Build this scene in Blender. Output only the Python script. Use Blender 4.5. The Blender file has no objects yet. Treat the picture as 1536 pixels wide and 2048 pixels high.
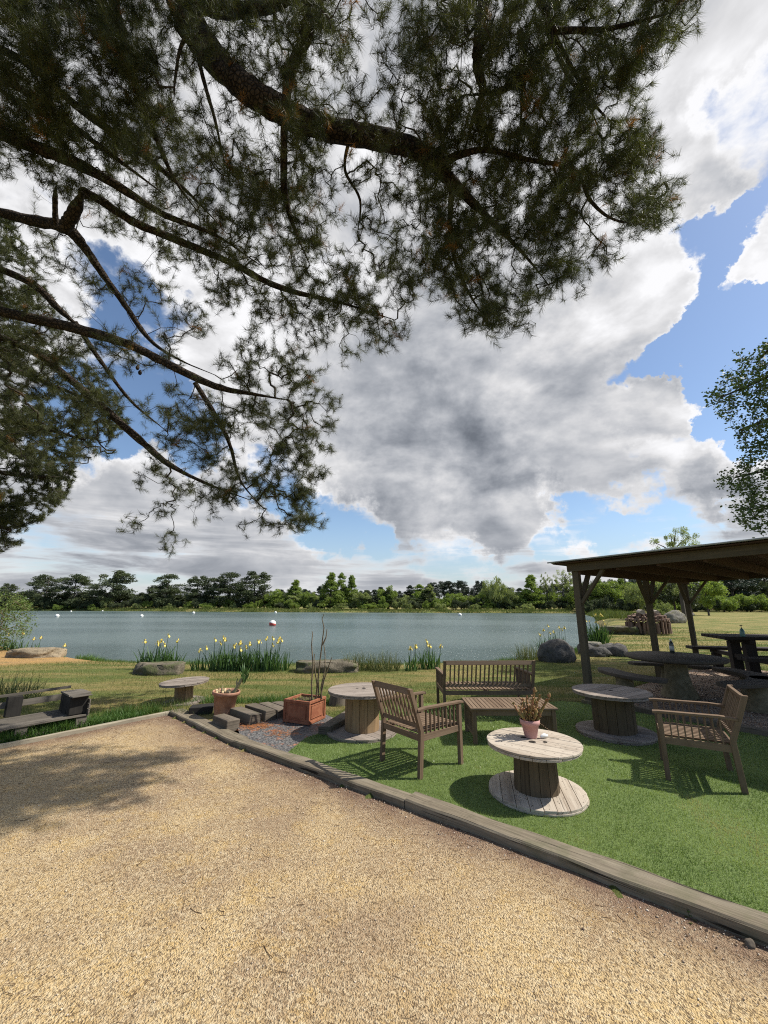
import bpy, bmesh, math, random
import numpy as np
from mathutils import Vector, Matrix, noise as mnoise
C = bpy.context.scene.collection
SC = bpy.context.scene
R = math.radians

# ------------------------------------------------------------------ camera
FPX, H = 800.0, 1.7
PITCH = math.atan(184/800)
CP, SP = math.cos(PITCH), math.sin(PITCH)
cam = bpy.data.cameras.new('camera')
cam.sensor_fit = 'VERTICAL'; cam.sensor_height = 36; cam.lens = 36*FPX/2048
cam.clip_end = 6000; cam.clip_start = 0.05
co = bpy.data.objects.new('camera', cam); C.objects.link(co)
co.location = (0, 0, H); co.rotation_euler = (R(90)+PITCH, 0, 0)
SC.camera = co

def ray(u, v):
    yy = (1024-v)/FPX
    return np.array(((u-768)/FPX, CP-yy*SP, SP+yy*CP))
def G(u, v, z=0.0):           # a pixel of the photo on the level z
    a = ray(u, v); t = (z-H)/a[2]; return (a[0]*t, a[1]*t, z)
def AT(u, v, t):              # a pixel of the photo at camera depth t
    a = ray(u, v); return Vector((a[0]*t, a[1]*t, H+a[2]*t))

# ------------------------------------------------------------------ node helper
class NT:
    def __init__(s, tree): s.t = tree; s.n = tree.nodes; s.l = tree.links
    def new(s, ty, **k):
        n = s.n.new(ty)
        for a, b in k.items(): setattr(n, a, b)
        return n
    def put(s, sock, val):
        if isinstance(val, bpy.types.NodeSocket): s.l.new(val, sock)
        elif val is not None: sock.default_value = val
    def m(s, op, a, b=None, c=None, clamp=False):
        n = s.new('ShaderNodeMath', operation=op, use_clamp=clamp)
        s.put(n.inputs[0], a)
        if b is not None: s.put(n.inputs[1], b)
        if c is not None: s.put(n.inputs[2], c)
        return n.outputs[0]
    def vm(s, op, a, b=None, c=None):
        n = s.new('ShaderNodeVectorMath', operation=op)
        s.put(n.inputs[0], a)
        if b is not None:
            s.put(n.inputs[3 if op == 'SCALE' else 1], b)
        if c is not None: s.put(n.inputs[2], c)
        return n.outputs['Value'] if op in ('DOT_PRODUCT', 'LENGTH') else n.outputs[0]
    def noise(s, vec, scale, detail=4, rough=.5, dist=0, out=0, dim='3D'):
        n = s.new('ShaderNodeTexNoise', noise_dimensions=dim)
        s.put(n.inputs['Vector'], vec); s.put(n.inputs['Scale'], scale)
        s.put(n.inputs['Detail'], detail); s.put(n.inputs['Roughness'], rough); s.put(n.inputs['Distortion'], dist)
        return n.outputs[out]
    def vor(s, vec, scale, feature='F1', out='Distance'):
        n = s.new('ShaderNodeTexVoronoi', feature=feature)
        s.put(n.inputs['Vector'], vec); s.put(n.inputs['Scale'], scale)
        return n.outputs[out]
    def ramp(s, fac, a, b, c=0.0, d=1.0, smooth=True):
        n = s.new('ShaderNodeMapRange', interpolation_type='SMOOTHSTEP' if smooth else 'LINEAR')
        s.put(n.inputs[0], fac); s.put(n.inputs[1], a); s.put(n.inputs[2], b); s.put(n.inputs[3], c); s.put(n.inputs[4], d)
        return n.outputs[0]
    def mix(s, fac, a, b, mode='MIX'):
        n = s.new('ShaderNodeMix', data_type='RGBA', blend_type=mode)
        s.put(n.inputs[0], fac)
        s.put(n.inputs[6], a if isinstance(a, bpy.types.NodeSocket) else (*a, 1))
        s.put(n.inputs[7], b if isinstance(b, bpy.types.NodeSocket) else (*b, 1))
        return n.outputs[2]
    def map(s, vec, scale=(1, 1, 1), rot=(0, 0, 0), loc=(0, 0, 0)):
        n = s.new('ShaderNodeMapping'); s.put(n.inputs[0], vec)
        n.inputs[1].default_value = loc; n.inputs[2].default_value = rot; n.inputs[3].default_value = scale
        return n.outputs[0]
    def bump(s, h, strength=.5, dist=.01):
        n = s.new('ShaderNodeBump'); s.put(n.inputs['Strength'], strength); s.put(n.inputs['Distance'], dist)
        s.put(n.inputs['Height'], h); return n.outputs[0]

# ------------------------------------------------------------------ sun and sky
SUN = Vector((0.88, 0.03, 1.0)).normalized()
elev = math.asin(SUN.z); az = math.atan2(SUN.x, SUN.y)
sl = bpy.data.lights.new('sun', 'SUN'); sl.energy = 5.0; sl.angle = R(0.55); sl.color = (1, .95, .86)
so = bpy.data.objects.new('sun', sl); C.objects.link(so)
so.rotation_euler = (-SUN).to_track_quat('-Z', 'Y').to_euler()
SC.view_settings.view_transform = 'Standard'; SC.view_settings.look = 'None'
SC.view_settings.exposure = 0.45; SC.view_settings.gamma = 1
SC.cycles.use_denoising = False; SC.cycles.filter_width = 1.1; SC.cycles.use_adaptive_sampling = False
SC.cycles.max_bounces = 8; SC.cycles.diffuse_bounces = 3; SC.cycles.sample_clamp_indirect = 4; SC.cycles.caustics_reflective = False

W = bpy.data.worlds.new('World'); SC.world = W; W.use_nodes = True
W.node_tree.nodes.clear(); w = NT(W.node_tree)
sky = w.new('ShaderNodeTexSky', sky_type='NISHITA'); sky.sun_disc = False
sky.sun_elevation = elev; sky.sun_rotation = az; sky.air_density = 1.0; sky.dust_density = 0.6; sky.ozone_density = 2.0
D0 = w.new('ShaderNodeTexCoord').outputs['Generated']
D0 = w.vm('NORMALIZE', D0)
n1 = w.vm('SUBTRACT', w.noise(D0, 2.6, 3, .55, out=1), (.5, .5, .5))
n2 = w.vm('SUBTRACT', w.noise(D0, 9, 6, .62, out=1), (.5, .5, .5))
Dw = w.vm('NORMALIZE', w.vm('ADD', D0, w.vm('ADD', w.vm('SCALE', n1, .20), w.vm('SCALE', n2, .24))))
def field(blobs, base):
    acc = base
    for (u, v, r, wt) in blobs:
        c = ray(u, v); c /= np.linalg.norm(c)
        e = ray(u+r*.7, v+r*.7) if v < 1024 else ray(u+r, v)
        e /= np.linalg.norm(e); cr = float(c@e); ci = math.cos(math.acos(cr)*.25)
        dt = w.vm('DOT_PRODUCT', Dw, tuple(c))
        acc = w.m('MULTIPLY_ADD', w.ramp(dt, cr, ci), wt, acc)
    return acc
SEP = w.new('ShaderNodeSeparateXYZ'); w.put(SEP.inputs[0], D0)
dz = w.m('MAXIMUM', SEP.outputs[2], 0.0)
inv = w.m('DIVIDE', 1.0, w.m('ADD', dz, .20))
CMB = w.new('ShaderNodeCombineXYZ'); w.put(CMB.inputs[0], w.m('MULTIPLY', SEP.outputs[0], inv)); w.put(CMB.inputs[1], w.m('MULTIPLY', SEP.outputs[1], inv))
PL = w.map(D0, (2.2, 2.2, 3.6))
# cloud cover: + cloud, - open blue
cover = field([
    (1500, 700, 200, -1.4), (1430, 620, 140, -1.2), (1440, 880, 70, -.6), (1385, 480, 90, -.7), (1330, 645, 80, -.6), (1500, 250, 120, -.8), (1400, 700, 100, -.6), (1420, 1000, 60, -.5), (1240, 1090, 60, -.6), (900, 1120, 80, -.4), (1530, 800, 120, -.9), (1430, 830, 70, -.8), (1250, 690, 70, -.5),
    (1520, 400, 80, -.7), (1400, 430, 60, -.5), (1440, 440, 70, -.5), (1340, 640, 60, -.5), (1330, 900, 60, -.3),
    (270, 780, 170, -.85), (150, 850, 150, -.8), (390, 850, 130, -.75), (220, 600, 110, -.55), (350, 640, 70, -.4), (60, 640, 90, -.4), (30, 430, 80, -.4), (560, 950, 90, -.6),
    (680, 1025, 80, -.75), (760, 1060, 50, -.6), (600, 1010, 60, -.4), (1180, 1050, 80, -.55), (1290, 1000, 60, -.45), (1130, 1110, 60, -.5), (1360, 1090, 120, -.4),
    (1460, 590, 100, .95), (1500, 490, 90, .75), (1390, 620, 50, .4), (1290, 790, 110, .7), (1180, 600, 130, .6), (1430, 300, 130, .4), (900, 850, 300, .6), (1000, 1010, 130, .6), (1420, 950, 100, .5), (1340, 1010, 60, .4),
], .50)
def puff(vec, sc, det, rough):     # billowed noise: rounded puffs with creases between them
    n_ = w.noise(vec, sc, det, rough, .25)
    return w.m('SUBTRACT', 1.0, w.m('ABSOLUTE', w.m('MULTIPLY_ADD', n_, 4.0, -2.0)))
L1 = w.map(D0, (1, 1, 1.7))
na = w.noise(L1, 3.0, 8, .58, .2)
nb = puff(w.map(L1, loc=(3.1, 1.7, 0)), 3.6, 6, .55)
# thin layers towards the horizon
ns = w.noise(w.map(D0, (2.2, 2.2, 17)), 1.6, 7, .58, .5)
low = w.ramp(SEP.outputs[2], .05, .30, 1.0, 0.0)
dens = w.m('ADD', cover, w.m('ADD', w.m('MULTIPLY', w.m('SUBTRACT', na, .5), 2.1), w.m('MULTIPLY', w.m('SUBTRACT', nb, .4), .26)))
dens = w.m('ADD', dens, w.m('MULTIPLY', low, w.m('MULTIPLY', w.m('SUBTRACT', ns, .52), 2.6)))
back = w.ramp(SEP.outputs[1], -.25, .25, -.75, 0)
dens = w.m('ADD', dens, back)
alpha = w.ramp(dens, -.05, w.m('MULTIPLY_ADD', low, .35, .34))
# dark undersides of the thick parts
shade = field([
    (740, 850, 200, .26), (700, 760, 150, .12), (800, 950, 130, .18), (880, 930, 190, .22), (1000, 1010, 140, .20), (820, 740, 240, .14), (1060, 900, 200, .10), (690, 720, 130, .10), (1140, 1010, 100, .10),
    (1160, 1060, 90, .12), (130, 1060, 260, .42), (430, 1090, 220, .42), (720, 1150, 160, .3), (1000, 1140, 150, .25), (1000, 500, 200, .06), (1350, 200, 190, .10),
    (1470, 1010, 150, .30), (820, 1130, 120, .10), (780, 60, 90, .25), (750, 220, 70, .2), (60, 1150, 200, .2), (1480, 60, 160, .12),
], .06)
of = (SUN.x*.09, SUN.y*.09, SUN.z*.13)
nao = w.noise(w.vm('ADD', L1, of), 3.0, 6, .55, .2)
nbo = puff(w.vm('ADD', w.map(L1, loc=(3.1, 1.7, 0)), (of[0]*.35, of[1]*.35, of[2]*.35)), 3.6, 5, .5)
rel = w.m('MULTIPLY', w.ramp(dz, .03, .30, .35, 1.0), w.m('ADD', w.m('MULTIPLY', w.m('SUBTRACT', na, nao), 1.0), w.m('MULTIPLY', w.m('SUBTRACT', nb, nbo), .20)))
rel = w.m('ADD', rel, w.m('MULTIPLY', low, w.m('MULTIPLY', w.m('SUBTRACT', .5, ns), .22)))
core = w.ramp(dens, .10, .95, .12, 1.0)
dark = w.m('MULTIPLY', w.m('SUBTRACT', 1.0, w.m('EXPONENT', w.m('MULTIPLY', w.m('ADD', shade, .12), -1.5))), w.m('MULTIPLY', core, .54))
lum = w.m('ADD', w.m('SUBTRACT', .96, dark), rel)
lum = w.m('MINIMUM', w.m('MAXIMUM', lum, .42), .99)
ccol = w.mix(w.ramp(lum, .4, .85, smooth=False), (.84, .94, 1.12), (1.0, 1.0, 1.02))
SKYS = 0.10; KX = .73
ccol = w.vm('SCALE', ccol, w.m('MULTIPLY', w.m('POWER', lum, 1.9), KX/SKYS))
blue = w.mix(1.0, sky.outputs[0], (1.08, 1.10, 1.12), 'MULTIPLY')
hz = w.ramp(dz, .0, .22, .55, 0)
blue = w.mix(hz, blue, (.31/SKYS, .37/SKYS, .44/SKYS))
skyc = w.mix(alpha, blue, ccol)
below = w.ramp(SEP.outputs[2], -.02, 0.0)
skyc = w.mix(below, (.8, .8, .75), skyc)
bg = w.new('ShaderNodeBackground'); w.put(bg.inputs[0], skyc); bg.inputs[1].default_value = SKYS
wo = w.new('ShaderNodeOutputWorld'); w.l.new(bg.outputs[0], wo.inputs[0])
W.cycles.sampling_method = 'MANUAL'; W.cycles.sample_map_resolution = 512

# ------------------------------------------------------------------ tagging and mesh helpers
def tag(o, label=None, cat=None, group=None, kind=None):
    if label: o['label'] = label
    if cat: o['category'] = cat
    if group: o['group'] = group
    if kind: o['kind'] = kind
    return o
def empty(name, loc, rz=0, label=None, cat=None, group=None):
    o = bpy.data.objects.new(name, None); C.objects.link(o); o.location = loc; o.rotation_euler.z = rz
    o.empty_display_size = .1
    return tag(o, label, cat, group)
def np_mesh(name, V, F, mat, parent=None, smooth=False, attr=None, uv=None):
    V = np.asarray(V, np.float32); F = np.asarray(F, np.int32); k = F.shape[1]
    me = bpy.data.meshes.new(name)
    me.vertices.add(len(V)); me.vertices.foreach_set('co', V.ravel())
    me.loops.add(F.size); me.loops.foreach_set('vertex_index', F.ravel())
    me.polygons.add(len(F)); me.polygons.foreach_set('loop_start', np.arange(0, F.size, k, dtype=np.int32))
    if smooth: me.polygons.foreach_set('use_smooth', np.ones(len(F), bool))
    me.update(calc_edges=True)
    for an, av in (attr or {}).items():
        at = me.attributes.new(an, 'FLOAT', 'POINT'); at.data.foreach_set('value', np.asarray(av, np.float32))
    if uv is not None:
        l = me.uv_layers.new(name='UVMap'); l.data.foreach_set('uv', np.asarray(uv, np.float32).ravel())
    if mat: me.materials.append(mat)
    o = bpy.data.objects.new(name, me); C.objects.link(o)
    if parent: o.parent = parent
    return o
rng = random.Random(7)
class MB:
    """collects boxes, tubes, lathes into ONE mesh, with a uv that runs along each board (metres)"""
    def __init__(s): s.V = []; s.F = []; s.U = []; s.S = []
    def add(s, V, F, U, smooth=False):
        b = len(s.V); s.V += [tuple(v) for v in V]
        for f, u in zip(F, U): s.F.append([i+b for i in f]); s.U.append(u); s.S.append(smooth)
    def box(s, c, size, M=None, taper=None, jit=0, axis=None):
        sx, sy, sz = (a/2 for a in size); M = M or Matrix.Identity(3); c = Vector(c)
        P = [Vector((x*sx, y*sy, z*sz)) for z in (-1, 1) for y in (-1, 1) for x in (-1, 1)]
        if taper:
            for p in P[4:]: p.x *= taper; p.y *= taper
        if jit:
            for p in P: p += Vector((rng.uniform(-jit, jit), rng.uniform(-jit, jit), rng.uniform(-jit, jit)))
        F = [(0, 2, 3, 1), (4, 5, 7, 6), (0, 1, 5, 4), (2, 6, 7, 3), (0, 4, 6, 2), (1, 3, 7, 5)]
        L = axis if axis is not None else max(range(3), key=lambda i: size[i])
        o = rng.uniform(0, 50); q = rng.uniform(0, 50); U = []
        for k, f in enumerate(F):
            others = [i for i in range(3) if i != L]
            nax = (2, 2, 1, 1, 0, 0)[k]
            wv = [i for i in others if i != nax]
            wv = wv[0] if nax != L else others[0]
            if nax == L: U.append([(o+P[i][others[0]]*.15, q+P[i][others[1]]) for i in f])
            else: U.append([(o+P[i][L], q+P[i][wv]+nax*.37) for i in f])
        s.add([M@p+c for p in P], F, U)
    def bar(s, a, b, wd, ht, up=(0, 0, 1), jit=0):
        a = Vector(a); b = Vector(b); x = (b-a); L = x.length; x.normalize()
        y = Vector(up).cross(x); y.normalize(); z = x.cross(y)
        s.box((a+b)/2, (L, wd, ht), Matrix((x, y, z)).transposed(), jit=jit, axis=0)
    def tube(s, pts, rad, n=8, cap=True, rough=0, seed=0):
        pts = [Vector(p) for p in pts]; rings = []; L = 0; prev = None; Ls = []
        for i, p in enumerate(pts):
            t = (pts[min(i+1, len(pts)-1)]-pts[max(i-1, 0)]).normalized()
            if prev is None: x = t.orthogonal().normalized()
            else: x = (prev - t*prev.dot(t)).normalized()
            prev = x; y = t.cross(x); r = rad[i] if hasattr(rad, '__len__') else rad
            if i: L += (p-pts[i-1]).length
            Ls.append(L)
            ring = []
            for k in range(n):
                a = 2*math.pi*k/n; dd = x*math.cos(a)+y*math.sin(a)
                rr = r*(1+rough*mnoise.noise((p+dd*r)*(.5/max(r, .01))+Vector((seed, 0, 0)))) if rough else r
                ring.append(p+dd*rr)
            rings.append(ring)
        V = [v for rg in rings for v in rg]; F = []; U = []
        for i in range(len(pts)-1):
            for k in range(n):
                k2 = (k+1) % n; r = rad[i] if hasattr(rad, '__len__') else rad
                F.append((i*n+k, i*n+k2, (i+1)*n+k2, (i+1)*n+k)); w1 = 2*math.pi*r/n
                U.append([(Ls[i], k*w1), (Ls[i], (k+1)*w1), (Ls[i+1], (k+1)*w1), (Ls[i+1], k*w1)])
        s.add(V, F, U, True)
        if cap:
            for i in (0, len(pts)-1):
                f = tuple(range(n)); s.add(rings[i], [f if i else f[::-1]], [[(0, 0)]*n])
    def lathe(s, prof, n=24, c=(0, 0, 0), squash=1):
        V = []; F = []; U = []
        for (r, z) in prof:
            for k in range(n):
                a = 2*math.pi*k/n; V.append((c[0]+r*math.cos(a), c[1]+r*math.sin(a)*squash, c[2]+z))
        for i in range(len(prof)-1):
            for k in range(n):
                k2 = (k+1) % n
                F.append((i*n+k, i*n+k2, (i+1)*n+k2, (i+1)*n+k))
                U.append([(prof[i][1], k*.05), (prof[i][1], k*.05+.05), (prof[i+1][1], k*.05+.05), (prof[i+1][1], k*.05)])
        s.add(V, F, U, True)
    def prism(s, poly, z0, z1, M=None, ax=0):
        """poly in xy, ccw; uv runs along x (ax 0) or y"""
        n = len(poly); M = M or Matrix.Identity(4); o = rng.uniform(0, 50); q = rng.uniform(0, 50)
        V = [M@Vector((x, y, z)) for z in (z0, z1) for (x, y) in poly]
        g = (lambda p: (o+p[0], q+p[1])) if ax == 0 else (lambda p: (o+p[1], q+p[0]))
        F = [tuple(range(n))[::-1], tuple(range(n, 2*n))]
        U = [[g(poly[i]) for i in range(n)][::-1], [g(p) for p in poly]]
        for i in range(n):
            j = (i+1) % n; F.append((i, j, n+j, n+i))
            a, b = g(poly[i]), g(poly[j]); U.append([a, b, (b[0], b[1]+(z1-z0)), (a[0], a[1]+(z1-z0))])
        s.add(V, F, U)
    def build(s, name, mat, parent=None, bevel=0, loc=None):
        me = bpy.data.meshes.new(name); me.from_pydata(s.V, [], s.F)
        l = me.uv_layers.new(name='UVMap'); l.data.foreach_set('uv', [c for f in s.U for p in f for c in p])
        me.polygons.foreach_set('use_smooth', s.S)
        me.materials.append(mat); me.update()
        o = bpy.data.objects.new(name, me); C.objects.link(o)
        if parent: o.parent = parent
        if loc: o.location = loc
        if bevel:
            m = o.modifiers.new('bevel', 'BEVEL'); m.width = bevel; m.segments = 2; m.limit_method = 'ANGLE'; m.angle_limit = R(50)
        return o
def copy_tree(o, parent=None):
    c = o.copy(); C.objects.link(c); c.parent = parent
    for ch in list(o.children): copy_tree(ch, c)
    return c
def inpoly(P, poly):
    x, y = P[:, 0], P[:, 1]; r = np.zeros(len(P), bool); n = len(poly)
    for i in range(n):
        x1, y1 = poly[i]; x2, y2 = poly[(i+1) % n]
        c = ((y1 > y) != (y2 > y)) & (x < (x2-x1)*(y-y1)/(y2-y1+1e-12)+x1); r ^= c
    return r
def pdist(P, poly, closed=True):
    d = np.full(len(P), 1e9); n = len(poly)
    for i in range(n if closed else n-1):
        a = np.array(poly[i]); b = np.array(poly[(i+1) % n]); ab = b-a
        t = np.clip(((P-a)@ab)/(ab@ab), 0, 1); q = a+t[:, None]*ab
        d = np.minimum(d, np.hypot(*(P-q).T))
    return d

# ------------------------------------------------------------------ materials
def mat(name):
    m = bpy.data.materials.new(name); m.use_nodes = True; m.node_tree.nodes.clear(); t = NT(m.node_tree)
    b = t.new('ShaderNodeBsdfPrincipled'); o = t.new('ShaderNodeOutputMaterial'); t.l.new(b.outputs[0], o.inputs[0])
    t.b = b; t.o = o; return m, t
def setp(t, col, rough=.8, nrm=None, spec=.3):
    t.put(t.b.inputs['Base Color'], col if isinstance(col, bpy.types.NodeSocket) else (*col, 1))
    t.put(t.b.inputs['Roughness'], rough); t.put(t.b.inputs['Specular IOR Level'], spec)
    if nrm: t.put(t.b.inputs['Normal'], nrm)
def UV(t): return t.new('ShaderNodeUVMap').outputs[0]
def OBJ(t): return t.new('ShaderNodeTexCoord').outputs['Object']
def POS(t): return t.new('ShaderNodeNewGeometry').outputs['Position']
def wood(name, c1, c2, c3, rough=.85, grain=1.0, spots=0, moss=None, crack=.5, bstr=.5, split=0):
    m, t = mat(name); uv = UV(t); ps = POS(t)
    g = t.noise(t.map(uv, (2.2*grain, 55*grain, 1)), 1, 6, .65, .6)
    g2 = t.noise(t.map(uv, (.9, 9, 1)), 1, 3, .5, .2)
    tone = t.noise(t.map(uv, (.15, 1.3, 1)), 1, 2, .5)
    col = t.mix(t.ramp(g, .3, .7), c2, c1)
    col = t.mix(t.m('MULTIPLY', t.ramp(g2, .45, .75), .55), col, c3)
    col = t.mix(t.ramp(tone, .35, .68, 0, .55), col, c3)
    blot = t.noise(ps, 7, 4, .6)
    col = t.mix(t.ramp(blot, .5, .8, 0, .45), col, tuple(x*.6 for x in c2))
    ck = t.ramp(t.noise(t.map(uv, (1.6, 80, 1)), 1, 3, .6, .3), .30, .38, crack, 0)
    col = t.mix(ck, col, tuple(x*.22 for x in c2))
    if split:
        c2_ = t.ramp(t.noise(t.map(uv, (.55, 17, 1)), 1, 4, .6, .8), .33, .37, 1, 0); col = t.mix(c2_, col, tuple(x*.2 for x in c2)); ck = t.m('MAXIMUM', ck, c2_)
    if spots:
        v = t.vor(t.map(uv, (17, 26, 1)), 1)
        col = t.mix(t.ramp(v, .10, .19, spots, 0), col, (.05, .035, .025))
    if moss:
        mo = t.noise(ps, 4.5, 5, .65)
        col = t.mix(t.ramp(mo, .50, .68, 0, .55), col, moss)
    h = t.m('SUBTRACT', g, t.m('MULTIPLY', ck, .8))
    setp(t, col, rough, t.bump(h, bstr, .004), .25); return m
M = {}
M['teak'] = wood('teak', (.165, .11, .068), (.10, .064, .040), (.21, .15, .10), crack=.25, grain=1.2)
M['bleached'] = wood('bleached_wood', (.42, .36, .29), (.24, .185, .135), (.52, .46, .38), spots=.75, crack=.7)
M['spooltop'] = wood('grey_wood', (.24, .20, .165), (.12, .095, .075), (.34, .29, .25), spots=.5, crack=.8)
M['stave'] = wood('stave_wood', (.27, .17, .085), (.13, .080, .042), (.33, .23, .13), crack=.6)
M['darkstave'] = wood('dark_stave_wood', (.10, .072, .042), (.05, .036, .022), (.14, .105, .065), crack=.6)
M['sleeper'] = wood('sleeper_wood', (.20, .165, .115), (.085, .066, .045), (.27, .235, .175), moss=(.11, .105, .06), crack=1.0, bstr=1.0, split=1)
M['oldblock'] = wood('old_block_wood', (.13, .105, .080), (.055, .044, .034), (.18, .15, .115), moss=(.085, .08, .045), crack=1.0, bstr=1.0)
M['board'] = wood('board_wood', (.27, .235, .17), (.15, .125, .09), (.33, .295, .22), crack=.7)
M['pallet'] = wood('pallet_wood', (.115, .10, .08), (.05, .044, .036), (.17, .15, .125), crack=.9)
M['charred'] = wood('dark_wood', (.020, .018, .016), (.010, .009, .008), (.03, .027, .023), crack=.4)
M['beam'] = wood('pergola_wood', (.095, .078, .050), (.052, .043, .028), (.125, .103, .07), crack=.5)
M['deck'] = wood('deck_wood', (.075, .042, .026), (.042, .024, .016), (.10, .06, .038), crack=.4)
M['picnic'] = wood('picnic_wood', (.035, .028, .024), (.018, .014, .012), (.05, .04, .035), crack=.5)  # the pergola's shade over this table is put into its dark colour
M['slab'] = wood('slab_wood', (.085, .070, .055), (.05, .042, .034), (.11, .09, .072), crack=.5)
M['logwood'] = wood('log_wood', (.17, .10, .07), (.07, .04, .028), (.36, .27, .20), crack=.7)
def simple(name, c1, c2, scale, rough=.85, bs=.4, bd=.01, spec=.3, detail=5, lo=.35, hi=.65):
    m, t = mat(name); p = OBJ(t); n = t.noise(p, scale, detail, .62)
    setp(t, t.mix(t.ramp(n, lo, hi), c1, c2), rough, t.bump(t.noise(p, scale*3, 5, .7), bs, bd), spec); return m
M['terracotta'] = simple('terracotta', (.30, .145, .09), (.38, .215, .15), 9, .8, .2, .003)
M['planter'] = simple('orange_terracotta', (.225, .075, .038), (.29, .115, .06), 12, .7, .2, .003)
M['pinkpot'] = simple('pink_clay', (.42, .22, .20), (.47, .27, .245), 8, .75, .15, .002)
M['soil'] = simple('soil', (.03, .02, .013), (.09, .06, .04), 40, .95, 1, .02)
M['stem'] = simple('stem_bark', (.20, .155, .10), (.11, .085, .05), 30, .85, .6, .003)
M['cactus'] = simple('cactus_skin', (.20, .20, .09), (.33, .27, .15), 18, .7, .3, .004)
M['succulent'] = simple('succulent_skin', (.17, .15, .045), (.26, .12, .06), 22, .6, .3, .004)
M['dryleaf'] = simple('dry_leaf', (.55, .45, .28), (.35, .24, .12), 20, .8)
M['concrete'] = simple('stone_pedestal', (.12, .10, .058), (.19, .16, .10), 12, .9, .5, .008)
M['white'] = simple('white_plastic', (.75, .75, .72), (.66, .66, .62), 12, .4, .05, .001)
M['red'] = simple('red_plastic', (.55, .07, .06), (.60, .10, .08), 12, .4, .05, .001)
M['metalroof'] = simple('roof_sheet', (.24, .26, .26), (.34, .36, .36), 5, .55, .1, .002)
M['darkglass'] = simple('dark_bottle', (.03, .035, .03), (.05, .055, .045), 12, .15, 0, .001, .5)
M['label'] = simple('paper_label', (.55, .55, .52), (.4, .4, .38), 40, .6, 0, .001)
M['teal'] = simple('teal_bottle', (.10, .22, .22), (.13, .27, .27), 12, .3, 0, .001, .5)
M['petal'] = simple('iris_petal', (.66, .50, .05), (.72, .62, .22), 30, .6)
M['holeshade'] = simple('hole_shade', (.012, .009, .007), (.02, .015, .01), 12)  # shade of the bolt holes, put into a near black colour
def rockmat(name, c1, c2, c3, moss=None):
    m, t = mat(name); p = POS(t); n = t.noise(p, 5, 7, .68); n2 = t.noise(p, 22, 5, .7)
    col = t.mix(t.ramp(n, .35, .65), c1, c2); col = t.mix(t.ramp(n2, .52, .7, 0, .7), col, c3)
    if moss: col = t.mix(t.ramp(t.noise(p, 3, 4, .6), .48, .62, 0, .75), col, moss)
    setp(t, col, .9, t.bump(t.m('ADD', n, n2), 1.0, .03), .25); return m
M['rock'] = rockmat('grey_rock', (.13, .12, .10), (.22, .205, .175), (.07, .06, .05), (.10, .095, .04))
M['darkrock'] = rockmat('dark_rock', (.060, .057, .052), (.115, .108, .10), (.035, .033, .03))
M['tanrock'] = rockmat('tan_rock', (.19, .15, .10), (.30, .24, .16), (.09, .065, .04))
M['stoneslab'] = rockmat('slab_rock', (.17, .145, .105), (.095, .08, .056), (.05, .042, .03), (.075, .09, .03))
def leafmat(name, c1, c2, c3=None, trans=.35, rough=.6, spec=.3):
    """attribute t in 0..1 chooses between c1 and c2; above 0.97 the dead colour c3"""
    m, t = mat(name); a = t.new('ShaderNodeAttribute', attribute_name='t').outputs['Fac']
    ri = t.new('ShaderNodeObjectInfo').outputs['Random']
    col = t.mix(a, c1, c2)
    if c3: col = t.mix(t.ramp(a, .955, .97, smooth=False), col, c3)
    col = t.mix(t.m('MULTIPLY', ri, .35), col, tuple(x*.6 for x in c1))
    setp(t, col, rough, None, spec)
    if trans:
        tr = t.new('ShaderNodeBsdfTranslucent'); t.put(tr.inputs[0], t.mix(1.0, col, (1.25, 1.3, .7), 'MULTIPLY'))
        mx = t.new('ShaderNodeMixShader'); mx.inputs[0].default_value = trans
        t.l.new(t.b.outputs[0], mx.inputs[1]); t.l.new(tr.outputs[0], mx.inputs[2]); t.l.new(mx.outputs[0], t.o.inputs[0])
    return m
M['needle'] = leafmat('pine_needle', (.026, .036, .012), (.115, .122, .036), (.32, .14, .03), .3, .5, .35)
M['farneedle'] = leafmat('far_pine_foliage', (.042, .058, .030), (.095, .118, .050), None, .25)
M['farleaf'] = leafmat('far_green_foliage', (.12, .175, .035), (.29, .37, .09), None, .4)
M['willow'] = leafmat('willow_foliage', (.17, .21, .08), (.33, .37, .16), None, .4)
M['darkfar'] = leafmat('dark_wood_foliage', (.028, .044, .030), (.052, .072, .045), None, .1)
M['oakleaf'] = leafmat('oak_leaf', (.030, .055, .014), (.095, .14, .030), None, .18)
M['shrubleaf'] = leafmat('shrub_leaf', (.07, .12, .03), (.18, .24, .07), None, .35)
M['irisleaf'] = leafmat('iris_leaf', (.045, .10, .035), (.11, .19, .055), None, .3, .45)
M['rush'] = leafmat('rush_blade', (.06, .10, .03), (.20, .19, .08), None, .2)
M['turfblade'] = leafmat('turf_blade', (.10, .165, .04), (.36, .43, .16), (.40, .35, .17), .35, .4, .4)
M['grassblade'] = leafmat('grass_blade', (.085, .13, .025), (.24, .22, .075), (.40, .32, .16), .25, .6)
M['lushblade'] = leafmat('lush_grass_blade', (.04, .10, .018), (.11, .19, .04), (.33, .29, .12), .3, .5)
def barkmat(name, c1, c2, sc):
    m, t = mat(name); p = POS(t); n = t.noise(p, sc, 6, .7); v = t.vor(p, sc*1.2, 'DISTANCE_TO_EDGE')
    col = t.mix(t.ramp(n, .35, .65), c1, c2); col = t.mix(t.ramp(v, 0, .12, .7, 0), col, tuple(x*.3 for x in c1))
    setp(t, col, .95, t.bump(t.m('ADD', n, t.ramp(v, 0, .15)), 1, .03), .15); return m
M['bark'] = barkmat('pine_bark', (.032, .024, .018), (.075, .056, .042), 14)
M['twig'] = simple('twig_bark', (.028, .021, .016), (.05, .04, .03), 20)
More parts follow.
